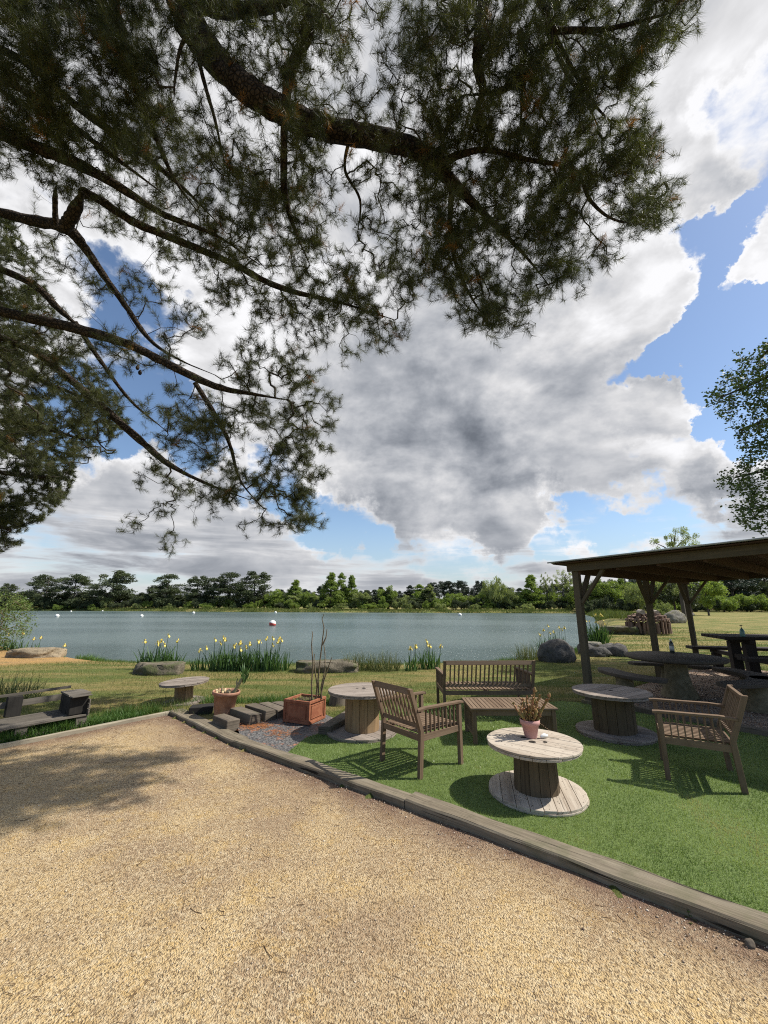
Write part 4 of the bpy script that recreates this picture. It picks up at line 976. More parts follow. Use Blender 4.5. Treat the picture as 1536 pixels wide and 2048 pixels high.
# pebbles on the court
P = scatter((-8, 6, 2, 7.6), 110000); P = P[inpoly(P, COURT)]; de = pdist(P, [k[:2] for k in KIN], closed=False)
pr = np.clip(.13+np.exp(-de/.16)*1.3, 0, 1)*np.clip((3.5/np.hypot(P[:, 0], P[:, 1]))**1.2, 0, 1); P = P[NR.rand(len(P)) < pr]; n = len(P)
oct_ = np.array([(1, 0, 0), (-1, 0, 0), (0, 1, 0), (0, -1, 0), (0, 0, 1), (0, 0, -1)], float); of_ = np.array([(0, 2, 4), (2, 1, 4), (1, 3, 4), (3, 0, 4), (2, 0, 5), (1, 2, 5), (3, 1, 5), (0, 3, 5)])
sc = NR.uniform(.0022, .0055, n)*np.where(NR.rand(n) < .04, 1.7, 1); an = NR.rand(n)*6.283
V = oct_[None]*(1+.35*NR.randn(n, 6, 1))*sc[:, None, None]*np.array((1, 1, .7)); ca, sa_ = np.cos(an)[:, None], np.sin(an)[:, None]
V = np.stack([V[:, :, 0]*ca-V[:, :, 1]*sa_, V[:, :, 0]*sa_+V[:, :, 1]*ca, V[:, :, 2]], 2)+np.column_stack([P, gz(P)+.002])[:, None]
F = (of_[None]+np.arange(n)[:, None, None]*6).reshape(-1, 3)
M['pebble'] = leafmat('pebble', (.33, .25, .17), (.62, .54, .44), (.11, .075, .06), 0, .85, .2)
np_mesh('pebbles', V.reshape(-1, 3), F, M['pebble'], attr={'t': np.repeat(np.where(NR.rand(n) < .35*np.exp(-pdist(P, [k[:2] for k in KIN], closed=False)/.2), 1, NR.rand(n)), 6)}).update_tag()
tag(bpy.data.objects['pebbles'], 'scattered pale pebbles and grit on the gravel court', kind='stuff')
# fallen needles and twigs
def litter(P, L, r, name, label, z, material, flat=.15):
    n = len(P); a = NR.rand(n)*6.283; bend = NR.uniform(-.7, .7, n); d1 = np.stack([np.cos(a), np.sin(a), np.zeros(n)], 1); d2 = np.stack([np.cos(a+bend), np.sin(a+bend), flat*NR.rand(n)], 1)
    b = np.column_stack([P, z]); m_ = b+d1*(L/2)[:, None]; e_ = m_+d2*(L/2)[:, None]; V = []
    up = np.array((0, 0, 1.0))
    for q in (b, m_, e_):
        s_ = np.cross(d1, up)*r[:, None]; V += [q-s_, q+s_, q+up*(r*1.6)[:, None]]
    V = np.stack(V, 1).reshape(-1, 3); f = []
    for k in (0, 3):
        for i in range(3): j = (i+1) % 3; f += [(k+i, k+j, k+3+j), (k+i, k+3+j, k+3+i)]
    F = (np.array(f)[None]+np.arange(n)[:, None, None]*9).reshape(-1, 3)
    return tag(np_mesh(name, V, F, material, attr={'t': np.repeat(NR.rand(n)*.9, 9)}), label, kind='stuff')
M['litter'] = leafmat('dead_needles', (.10, .055, .028), (.24, .15, .075), None, 0, .8)
P = scatter((-7, 5.5, 1.8, 7.6), 22000); P = P[inpoly(P, COURT)]; de = pdist(P, [k[:2] for k in KIN], closed=False); P = P[NR.rand(len(P)) < np.clip(.10+np.exp(-de/.14)+.5*np.exp(-pdist(P, [tuple(LEX), tuple(P0)], closed=False)/.4), 0, 1)]
n = len(P); litter(P, NR.uniform(.02, .07, n), NR.uniform(.0007, .0014, n), 'fallen_needles', 'fallen brown pine needles on the gravel', gz(P)+.003, M['litter'])
P = scatter((-5, 4.6, 1.9, 6.8), 80); P = P[inpoly(P, COURT)]; n = len(P); litter(P, NR.uniform(.04, .11, n), NR.uniform(.001, .0022, n), 'fallen_twigs', 'small dead twigs lying on the gravel', gz(P)+.003, M['litter'])
P = scatter((-1, 4.5, 3, 7.4), 900); P = P[inpoly(P, TURF)]; n = len(P); litter(P, NR.uniform(.02, .06, n), NR.uniform(.0006, .0012, n), 'turf_litter', 'dead needles and straw on the turf', np.full(n, .014), M['grassblade'])
P = np.concatenate([np.array(G(512, 1452)[:2])+NR.randn(260, 2)*(.16, .08), np.array(G(560, 1466)[:2])+NR.randn(90, 2)*.1]); n = len(P)
M['rust'] = leafmat('rust_needles', (.34, .12, .045), (.50, .25, .10), None, 0, .8)
litter(P, NR.uniform(.04, .10, n), NR.uniform(.001, .002, n), 'needle_heap', 'rust coloured heap of dead pine needles on the slate chips', np.full(n, .0), M['rust'], .6)
# mulch chips
P = np.array([tuple((PC+E1*NR.uniform(.1, 6)+E2*NR.uniform(.1, 7))[:2]) for _ in range(6000)]); n = len(P)
sc = NR.uniform(.008, .02, n); V = oct_[None]*(1+.3*NR.randn(n, 6, 1))*sc[:, None, None]*np.array((1, .7, .5)); V = V+np.column_stack([P, np.full(n, .004)])[:, None]
M['chip'] = leafmat('bark_chip', (.13, .075, .05), (.36, .30, .25), None, 0, .9)
tag(np_mesh('bark_chips', V.reshape(-1, 3), (of_[None]+np.arange(n)[:, None, None]*6).reshape(-1, 3), M['chip'], attr={'t': np.repeat(NR.rand(n), 6)}), 'loose bark and stone chips on the pergola floor', kind='stuff')

# ------------------------------------------------------------------ irises, rushes, weeds, shrub
def strap_leaves(n, rad, hmin, hmax, wd, lean, sq=.6):
    V = []; F = []; T_ = []
    for i in range(n):
        a = NR.rand()*6.283; r = math.sqrt(NR.rand()); b = np.array((rad*r*math.cos(a), rad*sq*r*math.sin(a), -.03)); h = NR.uniform(hmin, hmax)*(1-.25*r)
        la = NR.rand()*6.283; ln = lean*NR.rand(); d = np.array((math.cos(la)*ln, math.sin(la)*ln, 1)); d /= np.linalg.norm(d)
        sa = NR.rand()*6.283; s = np.array((math.cos(sa), math.sin(sa), 0))*wd*NR.uniform(.7, 1.2)/2; n0 = len(V); K = 4; tv = NR.rand()*.92
        for k in range(K):
            f = k/(K-1)*.9; p = b+d*h*f+np.array((math.cos(la), math.sin(la), -.4))*ln*h*.45*f**2.5; w_ = (1, 1.05, .8, .45)[k]; V += [p-s*w_, p+s*w_]
        p = b+d*h+np.array((math.cos(la), math.sin(la), -.5))*ln*h*.5; V.append(p)
        for k in range(K-1): F += [(n0+2*k, n0+2*k+1, n0+2*k+3), (n0+2*k, n0+2*k+3, n0+2*k+2)]
        F.append((n0+2*K-2, n0+2*K-1, n0+2*K)); T_ += [tv]*(2*K+1)
    return V, F, T_
def iris(u, v, wid, n, h, nf, label, group='yellow iris clumps along the shore', tall=1.0, spot=None):
    h *= .88
    q = onG(u, v); e = empty('iris_clump', (q[0], q[1], q[2]), 0, label, 'irises', group)
    V, F, T_ = strap_leaves(int(n*1.7), wid/2, h*.55, h*1.0, .030, .35, .35); np_mesh('leaves', V, F, M['irisleaf'], e, attr={'t': T_})
    for i in range(nf):
        x = (spot[i] if spot else NR.uniform(-.48, .48))*wid; y = NR.uniform(-.15, .1)*wid*.4; zt_ = h*tall*NR.uniform(.70, 1.10)
        mb = MB(); bx_ = NR.uniform(-.05, .05); mb.tube([(x-.015-bx_*2, y, 0), (x-bx_*.6, y, zt_*.6), (x+.015, y, zt_)], [.008, .007, .005], 5); st_ = mb.build('flower_stem', M['irisleaf'], e)
        mb = MB(); c = Vector((x+.015, y, zt_))
        a0 = NR.rand()*6
        for k in range(3):
            a = a0+k*2.094; dx, dy = math.cos(a), math.sin(a); s_ = Vector((-dy, dx, 0))
            pts = [c+Vector((dx*.01, dy*.01, 0)), c+Vector((dx*.035, dy*.035, .010)), c+Vector((dx*.052, dy*.052, -.02)), c+Vector((dx*.05, dy*.05, -.05))]; ww = (.010, .022, .027, .010)
            V2 = [p+s_*w_*sg for p, w_ in zip(pts, ww) for sg in (-1, 1)]; mb.add(V2, [(0, 1, 3, 2), (2, 3, 5, 4), (4, 5, 7, 6)], [[(0, 0)]*4]*3)
            a += 1.05; dx, dy = math.cos(a), math.sin(a); s_ = Vector((-dy, dx, 0))
            pts = [c, c+Vector((dx*.02, dy*.02, .035)), c+Vector((dx*.018, dy*.018, .065))]; ww = (.006, .018, .008); V2 = [p+s_*w_*sg for p, w_ in zip(pts, ww) for sg in (-1, 1)]; mb.add(V2, [(0, 1, 3, 2), (2, 3, 5, 4)], [[(0, 0)]*4]*2)
        mb.build('flower', M['petal'], e)
    return e
iris(318, 1338, 1.15, 85, .95, 7, 'iris clump with yellow flowers behind the left mossy boulder', spot=(-.42, -.12, -.08, .0, .05, .1, .35))
iris(398, 1340, .45, 18, .62, 2, 'sparse iris with two pale flowers between the larger left clumps')
iris(455, 1341, 1.1, 120, .92, 8, 'left half of the broad iris bed, with a tall yellow bloom')
iris(525, 1341, 1.35, 150, .88, 11, 'right half of the broad iris bed below the red and white buoy')
iris(822, 1342, .35, 16, .68, 2, 'small iris tuft just left of the pair beside the bench')
iris(855, 1338, .75, 42, .85, 5, 'iris tuft with pale flowers immediately left of the bench')
iris(1105, 1296, 1.1, 90, 1.42, 9, 'iris clump behind the rounded dark boulder', tall=.95)
iris(1196, 1286, 1.0, 90, 1.55, 10, 'iris clump seen just right of the corner post', tall=.95)
iris(68, 1296, .5, 14, .6, 2, 'thin iris with two blooms behind the sandy boulder')
iris(118, 1312, .5, 14, .5, 1, 'thin drooping iris beside the sandy boulder at the beach')
iris(20, 1300, 1.2, 60, .7, 2, 'iris leaves at the foot of the left shrub')
def tussock(u, v, wid, n, h, label, lean=.45, q=None):
    q = q or onG(u, v); e = empty('rush_tussock', q, 0, label, 'rushes', 'rush tussocks')
    V, F, T_ = strap_leaves(n, wid/2, h*.5, h, .010, lean, .6); np_mesh('blades', V, F, M['rush'], e, attr={'t': T_})
tussock(712, 1341, .75, 260, .72, 'spiky rush tussock beside the right end of the long flat boulder')
tussock(767, 1341, .85, 300, .74, 'spiky rush tussock between the long flat boulder and the small irises')
tussock(1058, 1316, .9, 280, .85, 'rush tussock leaning left of the rounded dark boulder', .7)
tussock(0, 0, 1.3, 420, .75, 'arching grass tussock behind the left end of the pallet bench', .9, (-6.75, 7.6, -.02))
V, F, T_ = strap_leaves(26, .10, .04, .13, .012, 1.2); 
def weed(u, v, label, s=1):
    q = G(u, v, -.08); e = empty('weed', q, 0, label, 'weed'); mb = MB()
    for k in range(3): mb.tube([(0, 0, 0), (.02*k-.02, .01*k, .05*s), (.03*k-.03, -.01*k, .10*s)], [.0018, .0012, .0008], 4)
    mb.build('stems', M['irisleaf'], e); V = []; F = []; T_ = []
    for i in range(16):
        c = np.array((NR.uniform(-.05, .05), NR.uniform(-.03, .03), NR.uniform(.01, .10)))*s; a = NR.rand()*6.28; d = np.array((math.cos(a), math.sin(a), NR.uniform(-.3, .5))); sd = np.array((-d[1], d[0], 0)); L = NR.uniform(.02, .035)*s; n0 = len(V)
        V += [c, c+d*L*.5+sd*L*.35, c+d*L, c+d*L*.5-sd*L*.35]; F += [(n0, n0+1, n0+2), (n0, n0+2, n0+3)]; T_ += [NR.rand()*.9]*4
    np_mesh('leaves', V, F, M['shrubleaf'], e, attr={'t': T_})
weed(1390, 1858, 'little green weed growing against the nearest edging beam at lower right', 1.0); weed(485, 1508, 'tiny weed at the joint of the first and middle edging beams', .8)

def leaves_at(Pt, L, name, material, parent, upb=.2, t=None, asp=.5):
    n = len(Pt); a = NR.randn(n, 3); a[:, 2] *= .6; a /= np.linalg.norm(a, axis=1)[:, None]; b = np.cross(a, NR.randn(n, 3)); b /= np.linalg.norm(b, axis=1)[:, None]
    L = L[:, None]; V = np.stack([Pt-a*L*.5, Pt+b*L*asp*.5, Pt+a*L*.5, Pt-b*L*asp*.5], 1).reshape(-1, 3); i0 = np.arange(n)*4
    F = np.stack([i0, i0+1, i0+2, i0+3], 1); t = NR.rand(n)*.95 if t is None else t
    return np_mesh(name, V, F, material, parent, attr={'t': np.repeat(t, 4)})

# ------------------------------------------------------------------ branching growth used by the near trees
def grow(limbs, att, step=.13, tipr=.0035, droop=0.0, pw=.5, maxr=.05):
    """limbs: list of (Nx3 pts, radii). att: Mx3 shoot tips. returns twig edges and shoot directions"""
    LN = np.concatenate([l[0] for l in limbs]); nl = len(LN); cap = nl+len(att)*40
    N = np.zeros((cap, 3)); par = np.full(cap, -1); N[:nl] = LN; cnt = nl
    d0 = np.array([np.min(np.sum((LN-a)**2, 1)) for a in att]); order = np.argsort(d0); tips = np.zeros(len(att), int); dirs = np.zeros((len(att), 3))
    for ai in order:
        a = att[ai]; dd = np.sum((N[:cnt]-a)**2, 1); dd[:nl] *= 1.1; j = int(np.argmin(dd)); L = math.sqrt(dd[j]); p0 = N[j]
        k = max(1, min(30, int(L/step)+1)); v = a-p0; side = NR.randn(3)*L*.16; side[2] += droop*L
        last = j
        for s in range(1, k+1):
            f = s/k; q = p0+v*f+side*math.sin(math.pi*f)+(NR.randn(3)*step*.10 if s < k else 0)
            if cnt >= cap: break
            N[cnt] = q; par[cnt] = last; last = cnt; cnt += 1
        tips[ai] = last; pr = par[last] if par[last] >= 0 else j; dv = N[last]-N[pr]; dirs[ai] = dv/(np.linalg.norm(dv)+1e-9)
    N = N[:cnt]; par = par[:cnt]; w_ = np.zeros(cnt); w_[tips] += 1
    for i in range(cnt-1, nl-1, -1):
        if par[i] >= 0: w_[par[i]] += w_[i]
    rad = np.minimum(tipr*np.maximum(w_, 1)**pw, maxr)
    ch = np.arange(nl, cnt); return N, par, rad, ch, tips, dirs, nl
def twig_mesh(N, par, rad, ch, material, parent, name='twigs', sides=4, nl=0):
    A = N[par[ch]]; B = N[ch]; ra = np.where(par[ch] < nl, rad[ch], np.minimum(rad[par[ch]], rad[ch]*1.5)); rb = rad[ch]; d = B-A; L = np.linalg.norm(d, axis=1)[:, None]+1e-9; d = d/L
    up = np.where(np.abs(d[:, 2:3]) < .9, np.array([[0, 0, 1.0]]), np.array([[1.0, 0, 0]])); x = np.cross(d, up); x /= np.linalg.norm(x, axis=1)[:, None]; y = np.cross(d, x)
    rings = []
    for c, r, e_ in ((A, ra, -1), (B, rb, 1)):
        for k in range(sides):
            a = 2*math.pi*k/sides; rings.append(c+d*e_*r[:, None]*.3+(x*math.cos(a)+y*math.sin(a))*r[:, None])
    V = np.stack(rings, 1); n = len(ch); f = np.array([(k, (k+1) % sides, sides+(k+1) % sides, sides+k) for k in range(sides)])
    F = (f[None]+np.arange(n)[:, None, None]*2*sides).reshape(-1, 4)
    return np_mesh(name, V.reshape(-1, 3), F, material, parent, smooth=True)
def catmull(pts, per):
    P_ = [np.array(p, float) for p in pts]; P_ = [2*P_[0]-P_[1]]+P_+[2*P_[-1]-P_[-2]]; out = []
    for i in range(1, len(P_)-2):
        for k in range(per):
            t_ = k/per; a, b, c, d = P_[i-1:i+3]; out.append(.5*((2*b)+(-a+c)*t_+(2*a-5*b+4*c-d)*t_*t_+(-a+3*b-3*c+d)*t_**3))
    out.append(P_[-2]); return np.array(out)

# depth control points of the overhanging canopy (u, v, camera depth)
DCP = np.array([(1350, 450, 6.1), (1000, 690, 5.5), (1400, 0, 4.7), (1000, 400, 5.5), (1000, 0, 4.6), (700, 0, 4.7), (850, 650, 6.9), (640, 850, 7.5), (600, 1020, 8.2), (300, 1050, 8.6), (500, 200, 5.3), (0, 0, 5.4), (0, 500, 7.4), (0, 900, 9.5), (300, 600, 7.4), (1180, 550, 5.7), (560, 480, 6.4), (1200, 250, 5.2), (300, 250, 6.0)], float)
def depth(u, v):
    w_ = 1/((DCP[:, 0]-u)**2+(DCP[:, 1]-v)**2+6000)**1.3; return float((w_*DCP[:, 2]).sum()/w_.sum())
GRID = """
99999968886559999999863000
99999566885379999998730000
99999646886279999887300000
88888766885278888886100000
77789876773479999987400000
36679998785679988878610000
43568999986569999746920000
54344799998768999854300000
54445668999886999610000000
64345556899972787100000000
77754422788751373000000000
77644548991000000000000000
77644669993000000000000000
67535789994000000000000000
57434589992000000000000000
43104699980000000000000000
10006632570000000000000000
00000000000000000000000000
""".split()
GD = np.array([[int(c) for c in r] for r in GRID], float)
def dens_at(u, v):
    x = u/64-.5; y = v/64-.5; x0 = int(math.floor(x)); y0 = int(math.floor(y)); fx, fy = x-x0, y-y0
    g = lambda a, b: GD[min(max(b, 0), 17), min(max(a, 0), 25)]
    return (g(x0, y0)*(1-fx)+g(x0+1, y0)*fx)*(1-fy)+(g(x0, y0+1)*(1-fx)+g(x0+1, y0+1)*fx)*fy
# limbs traced through space (u, v, width in photo px), depth from the canopy
LIMBS = [
 [(340, -160, 70), (350, -60, 66), (375, 30, 60), (400, 80, 54), (450, 140, 50), (520, 195, 48), (600, 240, 44), (700, 265, 42), (790, 285, 36), (850, 310, 33), (900, 360, 28), (960, 420, 20), (1040, 500, 12), (1090, 560, 6)],
 [(360, -120, 40), (385, -20, 34), (430, 15, 30), (500, 20, 24), (570, 5, 16), (620, -20, 10)],
 [(650, -60, 26), (615, 70, 22), (585, 130, 22), (572, 200, 18), (568, 300, 14), (570, 390, 14), (590, 460, 10), (620, 530, 5)],
 [(980, -80, 26), (960, 60, 22), (955, 130, 20), (965, 185, 14), (945, 240, 10), (930, 300, 7)],
 [(1050, -80, 22), (1080, 0, 18), (1105, 60, 14), (1080, 120, 12), (1040, 160, 12), (990, 185, 14), (930, 190, 6)],
 [(1105, 60, 12), (1200, 60, 9), (1290, 40, 6), (1370, 15, 4)],
 [(1105, 60, 10), (1140, 130, 8), (1190, 210, 5), (1230, 250, 4)],
 [(1085, 40, 10), (1130, 140, 8), (1170, 200, 7), (1200, 260, 4)],
 [(870, 330, 18), (960, 300, 10), (1060, 320, 8), (1150, 340, 7), (1180, 400, 7), (1230, 440, 6), (1310, 450, 4)],
 [(905, 370, 12), (900, 440, 10), (910, 520, 8), (940, 590, 6), (980, 650, 4)],
 [(1040, 60, 12), (1050, 130, 10), (1045, 200, 8), (1040, 260, 6)],
 [(-60, 240, 26), (60, 290, 24), (150, 325, 22), (240, 375, 16), (330, 430, 12), (430, 470, 8), (520, 530, 5)],
 [(165, 385, 20), (200, 400, 15), (260, 440, 16), (340, 475, 14), (450, 520, 12), (560, 575, 12), (680, 605, 8), (790, 640, 4)],
 [(-60, 410, 18), (60, 440, 20), (130, 455, 24), (165, 490, 18), (200, 540, 13), (250, 610, 11), (300, 680, 9), (360, 720, 6), (430, 750, 4)],
 [(130, 455, 22), (148, 425, 24), (165, 385, 18)],
 [(112, 450, 10), (110, 410, 10), (112, 372, 9)],
 [(-60, 515, 14), (60, 565, 14), (120, 620, 13), (160, 655, 8)],
 [(-60, 610, 20), (80, 640, 20), (170, 662, 20), (260, 690, 18), (340, 730, 16), (430, 772, 14), (500, 787, 12), (575, 800, 6)],
 [(-60, 650, 12), (60, 700, 14), (130, 750, 15), (200, 810, 15), (280, 880, 14), (340, 930, 11), (420, 970, 8), (500, 1000, 4)],
 [(-60, 70, 14), (60, 130, 14), (150, 210, 15), (260, 290, 14), (360, 370, 9), (430, 440, 6)],
 [(-60, 130, 12), (80, 200, 12), (170, 270, 11), (250, 330, 8), (330, 390, 5)],
 [(210, -80, 15), (245, 70, 14), (270, 170, 12), (310, 270, 10), (350, 360, 8), (400, 430, 5)],
 [(390, 765, 10), (430, 830, 10), (460, 890, 7), (480, 960, 5), (520, 1010, 3)],
 [(380, 60, 8), (360, 100, 7), (350, 160, 5), (348, 200, 3)],
 [(390, 90, 9), (410, 170, 8), (430, 240, 6), (450, 330, 5)],
 [(150, 645, 10), (200, 720, 8), (260, 800, 6), (330, 860, 4)],
 [(700, 270, 7), (690, 340, 6), (720, 400, 5), (715, 470, 4)],
]
root = empty('overhanging_pine', (-8.6, 4.6, 0), 0, 'large pine whose dark branches and long needles hang over the top left of the picture', 'pine tree')
RL = Vector(root.location)
TR = [(-8.6, 4.6, -.1), (-8.5, 4.5, 2), (-8.2, 4.3, 4.5), (-7.6, 4.0, 7), (-6.8, 3.4, 9.5), (-6.0, 2.8, 12)]
tpts = catmull(TR, 8); trr = np.linspace(.36, .14, len(tpts)); mb = MB(); mb.tube([Vector(p)-RL for p in tpts], list(trr), 18, rough=.12); mb.build('trunk', M['bark'], root)
limbs = [(tpts, trr)]
for li, L in enumerate(LIMBS):
    pts = []; rr = []
    for (u, v, wpx) in L:
        t_ = depth(u, v)*(1+.05*math.sin(li*2.1)); pts.append(AT(u, v, t_)); rr.append(wpx*t_/FPX/2)
    P3 = catmull(pts, 6); R3 = np.interp(np.linspace(0, 1, len(P3)), np.linspace(0, 1, len(rr)), rr)
    R3 = R3*np.interp(np.linspace(0, 1, len(R3)), [0, .7, 1], [1, 1, .35])
    if L[0][0] < 0 or li in (0, 1, 21):   # carry the limb on to the trunk outside the frame
        a = P3[0]; b = min(tpts, key=lambda q: np.linalg.norm(q-(a+np.array((-1.0, 0, -.8))))); k = 10
        ext = np.array([b+(a-b)*i/k+np.array((0, 0, .5))*math.sin(math.pi*i/k)*.4 for i in range(k)]); P3 = np.concatenate([ext, P3]); R3 = np.concatenate([np.linspace(R3[0]*1.25, R3[0]*1.05, k), R3])
    if li in (2, 3, 4):                   # these rise out of the frame overhead and join the main limb behind
        a = P3[0]; b = np.array((-2.2, 1.2, 11.0)); k = 8; ext = np.array([b+(a-b)*i/k for i in range(k)]); P3 = np.concatenate([ext, P3]); R3 = np.concatenate([np.full(k, R3[0]), R3])
    seg_ = [Vector(p)-RL for p in P3]; jag = [1+.10*mnoise.noise(Vector((i*.9, li, 0))) for i in range(len(R3))]
    mb = MB(); mb.tube(seg_, [r*j for r, j in zip(R3, jag)], 10, rough=.22, seed=li); mb.build('limb', M['bark'], root); limbs.append((P3, R3))
ov = catmull([tpts[-1], np.array((-4.0, 1.8, 12)), np.array((-2.2, 1.2, 11.0)), np.array((0, 1.4, 10.5))], 6); mb = MB(); mb.tube([Vector(p)-RL for p in ov], list(np.linspace(.14, .08, len(ov))), 10, rough=.2); mb.build('limb', M['bark'], root); limbs.append((ov, None))
att = []; clumpn = []
NCL = 820; ctr_ = []; att = []
while len(ctr_) < NCL:
    u, v = NR.uniform(-60, 1500), NR.uniform(-90, 1100)
    dn = dens_at(u, max(v, 0))/9; cl = mnoise.noise(Vector((u/110, v/110, 3)))
    ddp = depth(u, max(v, 0)); p_ = np.clip(dn*1.15-.10+cl*.55, 0, 1)*(dn > .22)
    if NR.rand() < p_**1.5*(ddp/9.5)**1.5: ctr_.append((u, v, ddp))
for _ in range(85):
    u, v = NR.uniform(-60, 330), NR.uniform(-80, 330); ctr_.append((u, v, depth(u, max(v, 0))))
for _ in range(140):
    u, v = NR.uniform(840, 1340), NR.uniform(120, 670)
    if dens_at(u, v) > 5.5: ctr_.append((u, v, depth(u, v)))
for (u, v, ddp) in ctr_:
    q = np.array(AT(u, v, ddp+NR.uniform(-.7, .8))); k = NR.randint(10, 30); sg = NR.uniform(.11, .21)
    o_ = NR.randn(k, 3)*sg*np.array((1, 1, .75)); o_ = o_[np.linalg.norm(o_, axis=1) < 2.0*sg]
    att += [tuple(q+a_) for a_ in o_]
nn0 = len(att)
while len(att) < nn0+1500:
    u, v = NR.uniform(-60, 1500), NR.uniform(-90, 1100); dn = dens_at(u, max(v, 0))/9
    if NR.rand() < dn**2 and dn > .3: att.append(tuple(AT(u, v, depth(u, max(v, 0))+NR.uniform(-.8, .9))))
att = np.array([tuple(a) for a in att]); N_, par, rad, ch, tips, dirs, nl = grow(limbs, att, .13, .0022, -.10, .42, .03)
twig_mesh(N_-np.array(RL), par, rad, ch, M['twig'], root, 'twigs', 4, nl)
def needles(tip, dr, cnt, length, Ls, wn, name, material, parent, off, dead=.012):
    n = len(tip); dr = dr+NR.randn(n, 3)*.25+np.array((0, 0, .10)); dr /= np.linalg.norm(dr, axis=1)[:, None]
    T_ = np.repeat(tip, cnt, 0); D_ = np.repeat(dr, cnt, 0); m_ = n*cnt
    s = NR.rand(m_, 1); base = T_-D_*s*length; sp = NR.randn(m_, 3); sp -= D_*np.sum(sp*D_, 1)[:, None]; sp /= np.linalg.norm(sp, axis=1)[:, None]
    nd = D_*(.45+.75*(1-s))+sp*(.75+.25*NR.rand(m_, 1)); nd /= np.linalg.norm(nd, axis=1)[:, None]; L = Ls*NR.uniform(.7, 1.1, (m_, 1))
    sd = np.cross(nd, NR.randn(m_, 3)); sd /= np.linalg.norm(sd, axis=1)[:, None]; V = np.stack([base-sd*wn/2, base+sd*wn/2, base+nd*L], 1).reshape(-1, 3)-off
    ts = NR.rand(n)*.7; ts = np.where(NR.rand(n) < dead, 1, ts); tt = np.repeat(ts, cnt); tt = np.where(tt < .95, np.clip(tt+NR.rand(m_)*.22, 0, .94), tt)
    return np_mesh(name, V, np.arange(3*m_).reshape(-1, 3), material, parent, attr={'t': np.repeat(tt, 3)})
needles(N_[tips], dirs, 66, .19, .128, .0036, 'needles', M['needle'], root, np.array(RL))
# cones
for (u, v) in ((950, 80), (965, 100), (948, 110), (968, 165), (1040, 175), (1048, 215), (985, 275), (970, 290), (900, 365), (585, 395), (572, 385), (590, 465), (275, 735), (280, 745), (560, 380)):
    p_ = AT(u, v, depth(u, v))-RL; mb = MB(); r = .032
    mb.lathe([(.003, -.05), (r*.7, -.04), (r, -.015), (r*.9, .015), (r*.5, .04), (.003, .055)], 10, p_); mb.build('pine_cone', M['bark'], root)

# second pine, further left
root = empty('background_pine', (-16.5, 12.5, zg(-16.5, 12.5)), 0, 'farther pine with dense green foliage at the left edge, behind the hanging branches', 'pine tree', None); RL = Vector(root.location)
TR = [(-16.5, 12.5, 0), (-16.3, 12.5, 3), (-15.9, 12.4, 6), (-15.6, 12.3, 9), (-15.3, 12.3, 12.5)]; tpts = catmull(TR, 8); mb = MB(); trr = np.linspace(.32, .1, len(tpts)); mb.tube([Vector(p)-RL for p in tpts], list(trr), 14, rough=.12); mb.build('trunk', M['bark'], root)
limbs = [(tpts, trr)]
for L in ([(-160, 500, 14), (-60, 560, 12), (40, 640, 8)], [(-180, 620, 14), (-60, 700, 12), (80, 760, 8), (180, 800, 4)], [(-180, 760, 14), (-60, 830, 12), (60, 850, 8), (170, 880, 4)], [(-180, 900, 14), (-80, 930, 12), (40, 950, 8), (130, 955, 4)], [(-180, 1010, 14), (-60, 1030, 10), (20, 1060, 5)]):
    pts = [AT(u, v, 13.8-.3*i) for i, (u, v, q) in enumerate(L)]; P3 = catmull(pts, 6); R3 = np.interp(np.linspace(0, 1, len(P3)), np.linspace(0, 1, len(L)), [q*13.5/FPX/2 for *_, q in L])
    a = P3[0]; b = min(tpts, key=lambda q: np.linalg.norm(q-a)); ext = np.array([b+(a-b)*i/5 for i in range(5)]); P3 = np.concatenate([ext, P3]); R3 = np.concatenate([np.full(5, R3[0]), R3])
    mb = MB(); mb.tube([Vector(p)-RL for p in P3], list(R3), 8, rough=.2); mb.build('limb', M['bark'], root); limbs.append((P3, R3))
BP = [(-260, 430), (20, 420), (70, 520), (120, 620), (130, 700), (190, 740), (240, 800), (260, 850), (230, 880), (150, 900), (150, 965), (120, 1010), (70, 1050), (45, 1085), (-20, 1110), (-260, 1120)]
att = []
while len(att) < 4600:
    u, v = NR.uniform(-260, 270), NR.uniform(420, 1120)
    if inpoly(np.array([(u, v)]), BP)[0] and mnoise.noise(Vector((u/45, v/30, 9)))+.42+(.25 if v > 850 else 0) > NR.rand()*.9: att.append(tuple(AT(u, v, 13.6+NR.uniform(-1.2, 1.6))))
att = np.array(att); N_, par, rad, ch, tips, dirs, nl = grow(limbs, att, .22, .004, -.05, .42, .05)
twig_mesh(N_-np.array(RL), par, rad, ch, M['twig'], root, 'twigs', 3, nl); needles(N_[tips], dirs, 84, .30, .17, .0120, 'needles', M['needle'], root, np.array(RL), 0)

